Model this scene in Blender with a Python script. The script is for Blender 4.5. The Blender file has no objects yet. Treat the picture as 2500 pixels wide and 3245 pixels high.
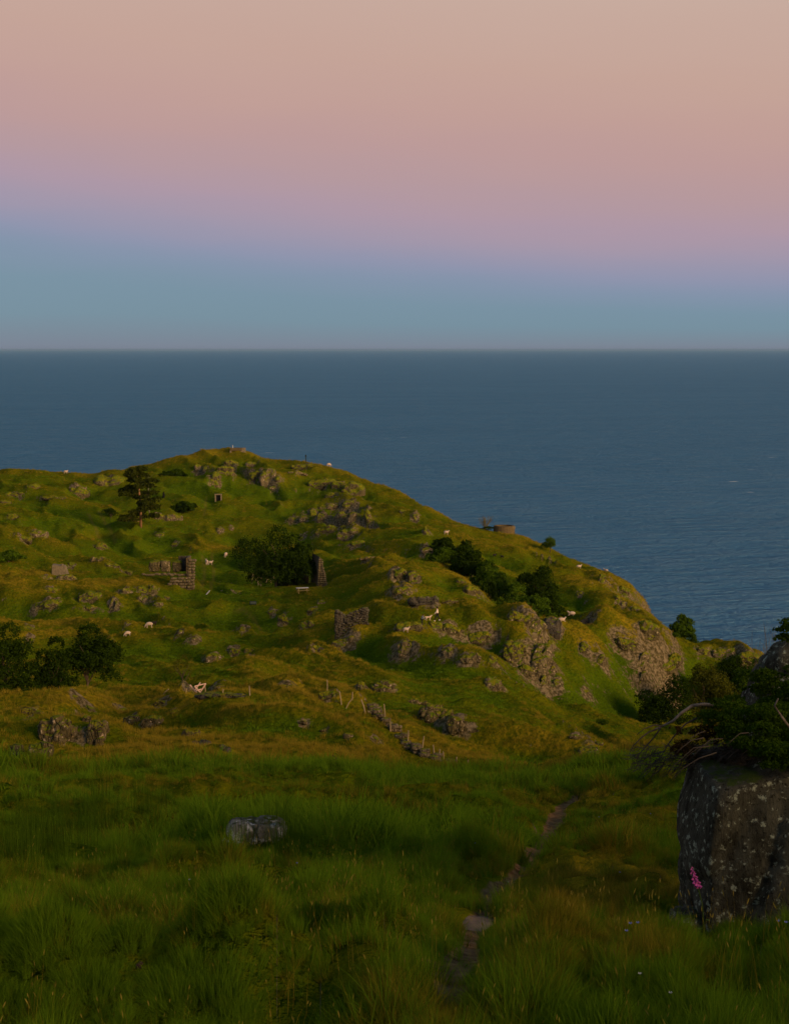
import bpy, bmesh, math, random
import numpy as np
from mathutils import Vector, Matrix, Euler
R = math.radians
SC = bpy.context.scene
COL = SC.collection

# ------------------------------------------------------------------ camera
CAMZ = 110.0                       # eye height above the sea
FP = 3500.7; CX = 841.5; CY = 1092.0; HY = 745.0
PITCH = math.atan((CY - HY) / FP)
cam_d = bpy.data.cameras.new('camera'); cam = bpy.data.objects.new('camera', cam_d)
COL.objects.link(cam); SC.camera = cam
cam.location = (0, 0, CAMZ); cam.rotation_euler = (math.pi / 2 - PITCH, 0, 0)
cam_d.sensor_fit = 'HORIZONTAL'; cam_d.sensor_width = 24.0
cam_d.lens = 24.0 * FP / 1683.0
cam_d.clip_start = 0.2; cam_d.clip_end = 500000
cam_d.dof.use_dof = True; cam_d.dof.focus_distance = 140; cam_d.dof.aperture_fstop = 18.0

# ------------------------------------------------------------------ sky and sun
SUN_AZ = 128.0      # clockwise from the view direction: behind the camera, to the right
SUN_EL = 14.0
def lin(c):
    out = []
    for v in c:
        v = v / 255.0
        out.append(v / 12.92 if v <= 0.04045 else ((v + 0.055) / 1.055) ** 2.4)
    return tuple(out)
W = bpy.data.worlds.new('World'); SC.world = W; W.use_nodes = True
nt = W.node_tree; nt.nodes.clear()
def N(tree, kind, **kw):
    n = tree.nodes.new(kind)
    for k, v in kw.items():
        if k.startswith('i_'):
            key = k[2:]
            n.inputs[int(key) if key.isdigit() else key].default_value = v
        else:
            setattr(n, k, v)
    return n
geo = N(nt, 'ShaderNodeTexCoord'); sep = N(nt, 'ShaderNodeSeparateXYZ')
nt.links.new(geo.outputs['Generated'], sep.inputs[0])
m1 = N(nt, 'ShaderNodeMath', operation='MULTIPLY', i_1=0.088); nt.links.new(sep.outputs['X'], m1.inputs[0])
# the tilt of the bands fades out at the horizon
sm = N(nt, 'ShaderNodeMapRange'); sm.inputs['From Min'].default_value = 0.0; sm.inputs['From Max'].default_value = 0.06
nt.links.new(sep.outputs['Z'], sm.inputs['Value'])
m2 = N(nt, 'ShaderNodeMath', operation='MULTIPLY'); nt.links.new(m1.outputs[0], m2.inputs[0]); nt.links.new(sm.outputs[0], m2.inputs[1])
snv = N(nt, 'ShaderNodeVectorMath', operation='MULTIPLY'); snv.inputs[1].default_value = (1.4, 1.4, 9.0); nt.links.new(geo.outputs['Generated'], snv.inputs[0])
sn = N(nt, 'ShaderNodeTexNoise', i_Scale=2.2, i_Detail=4.0, i_Roughness=.55); nt.links.new(snv.outputs[0], sn.inputs['Vector'])
sn2 = N(nt, 'ShaderNodeMath', operation='MULTIPLY_ADD'); sn2.inputs[1].default_value = .030; sn2.inputs[2].default_value = -.015; nt.links.new(sn.outputs['Fac'], sn2.inputs[0])
sn3 = N(nt, 'ShaderNodeMath', operation='MULTIPLY'); nt.links.new(sn2.outputs[0], sn3.inputs[0]); nt.links.new(sm.outputs[0], sn3.inputs[1])
m4 = N(nt, 'ShaderNodeMath', operation='ADD'); nt.links.new(m2.outputs[0], m4.inputs[0]); nt.links.new(sn3.outputs[0], m4.inputs[1])
m3 = N(nt, 'ShaderNodeMath', operation='ADD'); nt.links.new(m4.outputs[0], m3.inputs[0]); nt.links.new(sep.outputs['Z'], m3.inputs[1])
ramp = N(nt, 'ShaderNodeValToRGB'); nt.links.new(m3.outputs[0], ramp.inputs[0])
stops = [(0.0, (124, 132, 150)), (0.006, (121, 137, 153)), (0.016, (117, 144, 161)), (0.027, (118, 145, 164)), (0.041, (129, 146, 171)), (0.052, (142, 147, 174)),
         (0.068, (160, 149, 171)), (0.085, (174, 150, 166)), (0.103, (183, 152, 157)), (0.122, (190, 154, 152)), (0.142, (195, 158, 150)), (0.168, (199, 164, 151)),
         (0.215, (202, 172, 158)), (0.27, (188, 171, 164)), (0.36, (150, 155, 166)), (0.50, (112, 134, 158)), (0.75, (80, 108, 140)), (1.0, (64, 92, 126))]
el = ramp.color_ramp.elements
while len(el) < len(stops): el.new(0.5)
for e, (p, c) in zip(el, stops):
    e.position = p; e.color = (*lin(c), 1)
sky = N(nt, 'ShaderNodeTexSky'); sky.sky_type = 'NISHITA'; sky.sun_disc = False
sky.sun_elevation = R(SUN_EL); sky.sun_rotation = R(SUN_AZ); sky.altitude = 100
skm = N(nt, 'ShaderNodeMixRGB', blend_type='MIX'); skm.inputs[0].default_value = 0.04
nt.links.new(ramp.outputs[0], skm.inputs[1])
sk0 = N(nt, 'ShaderNodeMixRGB', blend_type='MULTIPLY'); sk0.inputs[0].default_value = 1; sk0.inputs[2].default_value = (.10, .10, .10, 1)
nt.links.new(sky.outputs[0], sk0.inputs[1]); nt.links.new(sk0.outputs[0], skm.inputs[2])
bg = N(nt, 'ShaderNodeBackground', i_Strength=1.0); nt.links.new(skm.outputs[0], bg.inputs[0])
wo = N(nt, 'ShaderNodeOutputWorld'); nt.links.new(bg.outputs[0], wo.inputs[0])

sl = bpy.data.lights.new('sun', 'SUN'); so = bpy.data.objects.new('sun', sl); COL.objects.link(so)
sl.energy = 4.8; sl.angle = R(30.0); sl.color = (1.0, 0.64, 0.34)
sd = Vector((math.sin(R(SUN_AZ)) * math.cos(R(SUN_EL)), math.cos(R(SUN_AZ)) * math.cos(R(SUN_EL)), math.sin(R(SUN_EL))))
so.rotation_euler = sd.to_track_quat('Z', 'Y').to_euler(); so.location = (60, -60, 160)

SC.view_settings.view_transform = 'Standard'; SC.view_settings.look = 'None'
SC.view_settings.exposure = 0.0; SC.view_settings.gamma = 1.0
SC.view_settings.use_curve_mapping = False
SC.render.engine = 'CYCLES'
SC.cycles.use_denoising = True
SC.cycles.max_bounces = 4; SC.cycles.diffuse_bounces = 2; SC.cycles.glossy_bounces = 2
SC.cycles.transmission_bounces = 3; SC.cycles.volume_bounces = 0; SC.cycles.transparent_max_bounces = 4
SC.cycles.caustics_reflective = False; SC.cycles.caustics_refractive = False

# ------------------------------------------------------------------ noise
def _h(ix, iy, iz, s):
    n = (ix.astype(np.int64) * 374761393 + iy.astype(np.int64) * 668265263 + iz.astype(np.int64) * 2147483647 + s * 1274126177) & 0xFFFFFFFF
    n = ((n ^ (n >> 13)) * 1274126177) & 0xFFFFFFFF
    n = ((n ^ (n >> 16)) * 2246822519) & 0xFFFFFFFF
    return ((n ^ (n >> 15)) & 0xFFFFFF) / float(0xFFFFFF)
def vn2(x, y, s=0):
    ix = np.floor(x); iy = np.floor(y); fx = x - ix; fy = y - iy
    fx = fx * fx * fx * (fx * (fx * 6 - 15) + 10); fy = fy * fy * fy * (fy * (fy * 6 - 15) + 10)
    z = np.zeros_like(ix)
    a = _h(ix, iy, z, s); b = _h(ix + 1, iy, z, s); c = _h(ix, iy + 1, z, s); d = _h(ix + 1, iy + 1, z, s)
    return (a * (1 - fx) + b * fx) * (1 - fy) + (c * (1 - fx) + d * fx) * fy
def fbm2(x, y, o=4, s=0):
    t = 0; a = 1; n = 0
    for k in range(o):
        t = t + a * (vn2(x, y, s + k * 17) - .5); n += a * .5; a *= .5
        x, y = (x * .8 - y * .6) * 2.03 + 3.1, (x * .6 + y * .8) * 2.03 + 7.7
    return t / n
def vn3(p, s=0):
    i = np.floor(p); f = p - i; f = f * f * (3 - 2 * f)
    out = 0
    for dx in (0, 1):
        for dy in (0, 1):
            for dz in (0, 1):
                w = (f[:, 0] if dx else 1 - f[:, 0]) * (f[:, 1] if dy else 1 - f[:, 1]) * (f[:, 2] if dz else 1 - f[:, 2])
                out = out + w * _h(i[:, 0] + dx, i[:, 1] + dy, i[:, 2] + dz, s)
    return out - .5
def fbm3(p, o=3, s=0):
    t = 0; a = 1
    for k in range(o):
        t = t + a * vn3(p, s + 31 * k); a *= .5; p = p * 2.05 + 5.3
    return t
def voro3(p, s=0):
    """F1, F2 and the random value of the nearest cell"""
    i = np.floor(p); n = len(p)
    d1 = np.full(n, 9.); d2 = np.full(n, 9.); v = np.zeros(n)
    for dx in (-1, 0, 1):
        for dy in (-1, 0, 1):
            for dz in (-1, 0, 1):
                c = i + np.array([dx, dy, dz])
                q = np.stack([_h(c[:, 0], c[:, 1], c[:, 2], s + k) for k in (1, 2, 3)], 1) + c
                d = np.sqrt(((q - p) ** 2).sum(1))
                r = _h(c[:, 0], c[:, 1], c[:, 2], s + 9)
                m = d < d1
                d2 = np.where(m, d1, np.minimum(d2, d)); v = np.where(m, r, v); d1 = np.where(m, d, d1)
    return d1, d2, v

# ------------------------------------------------------------------ pixel rays (photograph coordinates on a 1683 x 2184 sheet)
def ray(x, y):
    cx = (np.asarray(x, float) - CX) / FP; cy = (CY - np.asarray(y, float)) / FP
    den = math.cos(PITCH) + cy * math.sin(PITCH)
    return cx / den, (cy * math.cos(PITCH) - math.sin(PITCH)) / den      # X/Y and Z/Y
def project(X, Y, Z):
    Zr = Z - CAMZ
    f = Y * math.cos(PITCH) - Zr * math.sin(PITCH); u = Y * math.sin(PITCH) + Zr * math.cos(PITCH)
    f = np.maximum(f, .01)
    return CX + FP * X / f, CY - FP * u / f

# ------------------------------------------------------------------ terrain: lines of the land from near to far, each (x, y, distance)
L = []
def line(*pts): L.append(pts)
line((-400, 2184, 9), (1683, 2184, 9), (2100, 2184, 9))
line((-400, 1850, 19.5), (600, 1852, 19.5), (1100, 1862, 19), (1400, 1880, 18.5), (1700, 1900, 18), (2100, 1900, 18))
line((-400, 1654, 44), (0, 1658, 45), (300, 1660, 45), (650, 1652, 46), (900, 1662, 47), (1000, 1668, 48), (1150, 1664, 50), (1250, 1656, 52), (1340, 1634, 56), (1450, 1606, 60), (1700, 1582, 60), (2100, 1575, 60))
line((-400, 1668, 62), (0, 1668, 62), (300, 1668, 62), (650, 1668, 64), (900, 1680, 64), (1000, 1684, 68), (1150, 1680, 72), (1250, 1670, 78), (1340, 1640, 80), (1450, 1620, 85), (1700, 1610, 85), (2100, 1610, 85))
line((-400, 1590, 88), (0, 1590, 88), (300, 1585, 88), (600, 1590, 88), (800, 1612, 88), (900, 1638, 88), (960, 1648, 88), (1100, 1650, 92), (1290, 1642, 96), (1400, 1620, 100), (1700, 1600, 100), (2100, 1600, 100))
# A crest
line((-400, 1490, 125), (0, 1497, 125), (80, 1490, 126), (200, 1490, 128), (300, 1484, 130), (420, 1482, 132), (520, 1478, 132), (590, 1462, 130), (640, 1458, 128), (700, 1480, 126), (760, 1500, 124), (800, 1533, 120), (850, 1572, 114), (900, 1603, 108), (960, 1632, 104), (1100, 1640, 104), (1290, 1630, 108), (1400, 1610, 112), (1700, 1590, 112), (2100, 1590, 112))
line((-400, 1520, 146), (0, 1522, 146), (300, 1508, 146), (420, 1500, 148), (520, 1494, 147), (640, 1486, 146), (700, 1500, 144), (760, 1520, 142), (800, 1548, 136), (850, 1582, 128), (900, 1606, 122), (960, 1622, 118), (1100, 1622, 118), (1290, 1634, 122), (1400, 1620, 126), (1700, 1600, 126), (2100, 1600, 126))
# orange ridge / foot of B
line((-400, 1490, 160), (0, 1490, 160), (300, 1488, 160), (420, 1478, 160), (520, 1468, 160), (640, 1470, 160), (720, 1500, 156), (800, 1540, 150), (900, 1572, 142), (1000, 1575, 138), (1100, 1586, 136), (1200, 1603, 136), (1290, 1624, 136), (1400, 1618, 138), (1700, 1600, 138), (2100, 1600, 138))
line((-400, 1470, 172), (0, 1470, 172), (300, 1462, 172), (420, 1460, 170), (520, 1440, 170), (640, 1435, 174), (800, 1450, 176), (900, 1480, 172), (1000, 1510, 164), (1100, 1560, 158), (1200, 1600, 155), (1290, 1634, 160), (1400, 1605, 175), (1700, 1580, 175), (2100, 1580, 175))
# B crest
line((-400, 1410, 190), (0, 1430, 190), (300, 1438, 190), (430, 1448, 182), (500, 1428, 184), (560, 1404, 190), (640, 1382, 196), (700, 1356, 202), (760, 1343, 206), (850, 1339, 208), (950, 1347, 206), (1000, 1372, 204), (1050, 1402, 200), (1100, 1450, 195), (1200, 1530, 185), (1300, 1560, 190), (1400, 1568, 200), (1700, 1560, 205), (2100, 1560, 205))
line((-400, 1380, 210), (0, 1395, 210), (300, 1396, 208), (430, 1418, 200), (500, 1410, 205), (560, 1408, 210), (600, 1406, 213), (640, 1396, 214), (700, 1366, 217), (760, 1350, 219), (850, 1332, 211), (950, 1334, 210), (1000, 1355, 210), (1050, 1380, 206), (1100, 1410, 203), (1150, 1450, 202), (1200, 1490, 200), (1300, 1515, 208), (1400, 1540, 215), (1700, 1540, 220), (2100, 1540, 220))
# people's ledge and C crest
line((-400, 1345, 230), (0, 1355, 230), (150, 1362, 230), (300, 1366, 226), (430, 1382, 222), (500, 1390, 226), (600, 1386, 226), (660, 1360, 226), (740, 1330, 224), (800, 1322, 214), (930, 1323, 213), (1000, 1322, 214), (1050, 1330, 214), (1100, 1332, 211), (1140, 1380, 209), (1180, 1420, 210), (1240, 1440, 214), (1300, 1452, 222), (1400, 1490, 232), (1500, 1535, 236), (1700, 1540, 240), (2100, 1540, 240))
line((-400, 1290, 258), (0, 1303, 258), (150, 1325, 255), (300, 1334, 250), (400, 1345, 248), (500, 1362, 246), (600, 1360, 242), (660, 1336, 240), (720, 1316, 238), (800, 1300, 234), (880, 1288, 232), (930, 1288, 230), (1000, 1300, 226), (1060, 1316, 222), (1110, 1309, 219), (1150, 1330, 220), (1185, 1352, 226), (1215, 1318, 236), (1300, 1302, 242), (1400, 1314, 244), (1440, 1372, 246), (1455, 1440, 246), (1500, 1480, 250), (1700, 1490, 255), (2100, 1490, 255))
line((-400, 1300, 270), (0, 1310, 270), (150, 1318, 268), (300, 1318, 266), (400, 1325, 266), (500, 1330, 266), (600, 1322, 262), (660, 1308, 260), (720, 1300, 256), (800, 1296, 250), (880, 1284, 248), (930, 1286, 246), (1000, 1302, 242), (1060, 1326, 238), (1110, 1330, 236), (1150, 1345, 238), (1185, 1356, 244), (1215, 1335, 252), (1300, 1316, 260), (1400, 1330, 262), (1440, 1376, 262), (1455, 1430, 262), (1500, 1450, 264), (1700, 1460, 268), (2100, 1460, 268))
# L1 crest (left) / slope of D mound (centre)
line((-400, 1195, 312), (0, 1214, 312), (100, 1222, 312), (200, 1239, 312), (300, 1251, 312), (400, 1263, 312), (500, 1274, 310), (600, 1281, 302), (700, 1272, 296), (800, 1262, 274), (880, 1262, 268), (930, 1266, 266), (1000, 1282, 262), (1050, 1304, 258), (1100, 1345, 256), (1200, 1360, 262), (1300, 1322, 275), (1400, 1334, 280), (1440, 1376, 276), (1455, 1415, 275), (1500, 1420, 276), (1600, 1430, 278), (1700, 1470, 285), (2100, 1490, 285))
line((-400, 1203, 326), (0, 1218, 326), (100, 1225, 326), (200, 1240, 326), (300, 1250, 328), (400, 1256, 330), (500, 1260, 332), (600, 1262, 332), (700, 1250, 326), (800, 1215, 300), (880, 1222, 290), (930, 1240, 284), (1000, 1256, 276), (1050, 1290, 270), (1100, 1350, 272), (1200, 1352, 280), (1300, 1310, 290), (1400, 1326, 294), (1440, 1352, 290), (1480, 1378, 288), (1540, 1376, 286), (1600, 1384, 284), (1640, 1404, 288), (1700, 1480, 300), (2100, 1510, 300))
# flat terrace with the ruins
line((-400, 1170, 345), (0, 1190, 345), (100, 1200, 345), (200, 1215, 345), (300, 1232, 348), (400, 1240, 352), (500, 1244, 352), (600, 1246, 352), (700, 1236, 345), (800, 1192, 318), (880, 1200, 305), (950, 1224, 296), (1000, 1238, 290), (1050, 1286, 284), (1100, 1345, 286), (1200, 1338, 292), (1300, 1306, 300), (1400, 1320, 304), (1440, 1350, 304), (1480, 1392, 310), (1540, 1392, 310), (1600, 1400, 310), (1640, 1425, 310), (1700, 1520, 320), (2100, 1560, 320))
# D / L2 crest
line((-400, 1100, 372), (0, 1116, 372), (60, 1130, 372), (150, 1142, 372), (240, 1162, 374), (290, 1173, 376), (400, 1166, 382), (530, 1164, 386), (640, 1171, 378), (700, 1173, 356), (800, 1176, 332), (850, 1181, 322), (900, 1199, 312), (950, 1223, 304), (1000, 1244, 300), (1050, 1300, 296), (1100, 1340, 298), (1200, 1325, 304), (1300, 1296, 312), (1400, 1317, 316), (1440, 1352, 320), (1480, 1440, 330), (1540, 1440, 330), (1600, 1450, 330), (1700, 1560, 340), (2100, 1600, 340))
line((-400, 1112, 388), (0, 1126, 388), (60, 1140, 388), (150, 1152, 388), (240, 1168, 390), (290, 1178, 392), (400, 1176, 398), (530, 1174, 400), (640, 1181, 394), (700, 1186, 372), (800, 1192, 350), (850, 1200, 340), (900, 1222, 328), (950, 1250, 320), (1000, 1280, 314), (1050, 1305, 310), (1100, 1318, 310), (1200, 1305, 316), (1300, 1282, 324), (1400, 1318, 326), (1440, 1372, 334), (1480, 1500, 350), (1700, 1620, 360), (2100, 1650, 360))
# foot of the headland
line((-400, 1095, 405), (0, 1104, 405), (60, 1112, 408), (150, 1124, 410), (240, 1138, 414), (303, 1132, 418), (400, 1146, 420), (530, 1152, 424), (640, 1158, 420), (700, 1160, 404), (800, 1172, 380), (850, 1178, 368), (900, 1190, 352), (950, 1215, 344), (1000, 1240, 338), (1050, 1262, 334), (1100, 1275, 332), (1200, 1275, 334), (1300, 1262, 338), (1400, 1322, 340), (1440, 1400, 350), (1480, 1560, 370), (1700, 1680, 380), (2100, 1700, 380))
line((-400, 1040, 460), (0, 1052, 460), (100, 1060, 458), (200, 1084, 452), (300, 1094, 450), (400, 1090, 456), (500, 1096, 460), (600, 1096, 462), (700, 1100, 458), (780, 1110, 440), (850, 1120, 420), (900, 1138, 400), (950, 1160, 386), (1000, 1180, 380), (1100, 1208, 372), (1200, 1228, 360), (1300, 1238, 352), (1400, 1345, 352), (1440, 1420, 365), (1480, 1600, 400), (1700, 1720, 410), (2100, 1740, 410))
line((-400, 1015, 500), (0, 1024, 500), (100, 1028, 500), (200, 1034, 500), (300, 1024, 500), (400, 1012, 508), (500, 1006, 516), (600, 1012, 520), (700, 1026, 515), (780, 1058, 490), (860, 1085, 462), (930, 1120, 436), (1000, 1142, 424), (1100, 1168, 410), (1200, 1202, 394), (1260, 1222, 384), (1300, 1228, 376), (1350, 1262, 370), (1400, 1370, 380), (1480, 1640, 420), (1700, 1760, 430), (2100, 1780, 430))
# E crest, the skyline against the sea
line((-400, 990, 522), (0, 1002, 522), (100, 1005, 522), (150, 1009, 522), (200, 1011, 524), (240, 996, 526), (330, 985, 532), (380, 969, 540), (420, 962, 545), (440, 955, 550), (470, 953, 552), (520, 954, 552), (545, 968, 552), (560, 974, 550), (600, 978, 548), (650, 979, 546), (700, 988, 540), (740, 1003, 532), (780, 1021, 524), (860, 1049, 505), (880, 1066, 495), (900, 1078, 490), (930, 1092, 482), (980, 1109, 468), (1050, 1128, 452), (1100, 1136, 442), (1160, 1159, 430), (1200, 1180, 420), (1250, 1203, 408), (1290, 1215, 398), (1340, 1243, 390), (1365, 1263, 386), (1395, 1305, 380), (1410, 1400, 390), (1480, 1680, 440), (1700, 1800, 450), (2100, 1820, 450))
NL = len(L)
TXF = 0.30; TXE = 0.46
tx = np.concatenate([np.linspace(-TXE, -TXF, 30, endpoint=False), np.linspace(-TXF, TXF, 660), np.linspace(TXF, TXE, 31)[1:]])
Yr = np.concatenate([np.geomspace(.8, 9, 26, endpoint=False), np.geomspace(9, 58, 150, endpoint=False), np.geomspace(58, 580, 520, endpoint=False), np.linspace(580, 760, 14)])
NJ, NI = len(tx), len(Yr)
lineY = np.zeros((NL, NJ)); lineZ = np.zeros((NL, NJ))
for k, pts in enumerate(L):
    p = np.array(pts, float)
    t, s = ray(p[:, 0], p[:, 1])
    lineY[k] = np.interp(tx, t, p[:, 2]); lineZ[k] = np.interp(tx, t, s) * lineY[k]
def smooth1(a, sig, ax):
    r = int(sig * 3) + 1; g = np.exp(-.5 * (np.arange(-r, r + 1) / sig) ** 2); g /= g.sum()
    pad = [(0, 0), (0, 0)]; pad[ax] = (r, r)
    b = np.pad(a, pad, mode='edge'); out = np.zeros_like(a)
    for k, w in enumerate(g):
        out += w * (b[k:k + a.shape[0], :] if ax == 0 else b[:, k:k + a.shape[1]])
    return out
for kd in (5, 10, 13, 17): lineZ[kd] -= .0085 * lineY[kd]
lineZ = smooth1(lineZ, 3.0, 1); lineY = smooth1(lineY, 3.0, 1)
ZG = np.zeros((NI, NJ))
for j in range(NJ):
    yy = np.concatenate([[0.0], lineY[:, j], [lineY[-1, j] + 30, lineY[-1, j] + 110, 900]])
    zz = np.concatenate([[-1.62], lineZ[:, j], [lineZ[-1, j] - 7, -114.0, -125.0]])
    ZG[:, j] = np.interp(Yr, yy, zz)
ZG = smooth1(ZG, 2.2, 0); ZG = smooth1(ZG, 2.0, 1)
XX = Yr[:, None] * tx[None, :]; YY = np.repeat(Yr[:, None], NJ, 1)
# the land's own roughness
far = np.clip((YY - 60) / 60, 0, 1)
near = 1 - far
wx = XX + fbm2(XX / 14, YY / 14, 2, 3) * 5; wy = YY + fbm2(XX / 14, YY / 14, 2, 4) * 5
hum = fbm2(wx / 17, wy / 17, 3, 5) * 1.5 + fbm2(wx / 5.2, wy / 5.2, 3, 9) * .75
rdg = .28 - np.abs(fbm2((wx * .8 + wy * .5) / 12, (wy * .8 - wx * .5) / 32, 3, 33))
hum += np.clip(rdg, -.3, .28) * 5.0
hum += fbm2(XX / 1.7, YY / 1.7, 2, 12) * .16
top = np.clip((YY - (np.repeat(lineY[-1][None, :], NI, 0) - 40)) / 40, 0, 1)
tus = np.maximum(fbm2(XX / 1.9, YY / 1.5, 2, 71), -.25) * .32 + fbm2(XX / 6.5, YY / 5.0, 2, 77) * .42 + np.maximum(fbm2(XX / .95, YY / .8, 2, 79), -.2) * .30
def tussock(X, Y, s):
    ix = np.floor(X / s); iy = np.floor(Y / s); bd = np.full(np.shape(X), 9.); bx = np.zeros(np.shape(X)); by = bx.copy(); br = bx.copy()
    for a_ in (-1, 0, 1):
        for b_ in (-1, 0, 1):
            cx_ = ix + a_; cy_ = iy + b_; z_ = np.zeros_like(cx_); r_ = _h(cx_, cy_, z_, 903)
            qx = (cx_ + _h(cx_, cy_, z_, 901)) * s; qy = (cy_ + _h(cx_, cy_, z_, 902)) * s
            d_ = np.hypot(X - qx, Y - qy) / s / (.6 + .8 * r_); m_ = d_ < bd
            bd = np.where(m_, d_, bd); bx = np.where(m_, X - qx, bx); by = np.where(m_, Y - qy, by); br = np.where(m_, r_, br)
    return bd, bx, by, br
TS = .42
_td = tussock(XX, YY, TS)
tus += np.exp(-(_td[0] / .45) ** 2) * (.05 + .10 * _td[3]) - .05
ZG = ZG + far * hum * (1 - .45 * top) + near * tus * np.clip(YY / 9, .2, 1)
ZG += near * .06
def gz(X, Y):
    """height of the ground (array or scalar)"""
    X = np.asarray(X, float); Y = np.asarray(Y, float)
    t = X / np.maximum(Y, .5)
    j = np.clip(np.interp(t, tx, np.arange(NJ)), 0, NJ - 1.001); i = np.clip(np.interp(Y, Yr, np.arange(NI)), 0, NI - 1.001)
    j0 = j.astype(int); i0 = i.astype(int); fj = j - j0; fi = i - i0
    return CAMZ + (ZG[i0, j0] * (1 - fi) + ZG[i0 + 1, j0] * fi) * (1 - fj) + (ZG[i0, j0 + 1] * (1 - fi) + ZG[i0 + 1, j0 + 1] * fi) * fj
def hit(x, y, dmin=6.0):
    """where the line of sight through sheet point (x, y) first meets the ground"""
    t, s = ray(x, y); t = float(t); s = float(s)
    j = min(max(np.interp(t, tx, np.arange(NJ)), 0), NJ - 1.001); j0 = int(j); fj = j - j0
    col = (ZG[:, j0] * (1 - fj) + ZG[:, j0 + 1] * fj) / Yr
    ok = np.where((col >= s) & (Yr > dmin))[0]
    if len(ok) == 0:
        i = int(np.argmax(np.where(Yr > dmin, col, -9))); Y = Yr[i]
    else:
        i = ok[0]
        if i == 0 or Yr[i - 1] < dmin: Y = Yr[i]
        else: Y = Yr[i - 1] + (Yr[i] - Yr[i - 1]) * (s - col[i - 1]) / (col[i] - col[i - 1] + 1e-9)
    X = t * Y
    return Vector((X, Y, float(gz(X, Y))))
def at(x, d):
    """ground point in the direction of sheet column x at distance d"""
    t, _ = ray(x, 1300.0); X = float(t) * d
    return Vector((X, d, float(gz(X, d))))
def zrow(y, d):
    return CAMZ + float(ray(CX, y)[1]) * d
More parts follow.
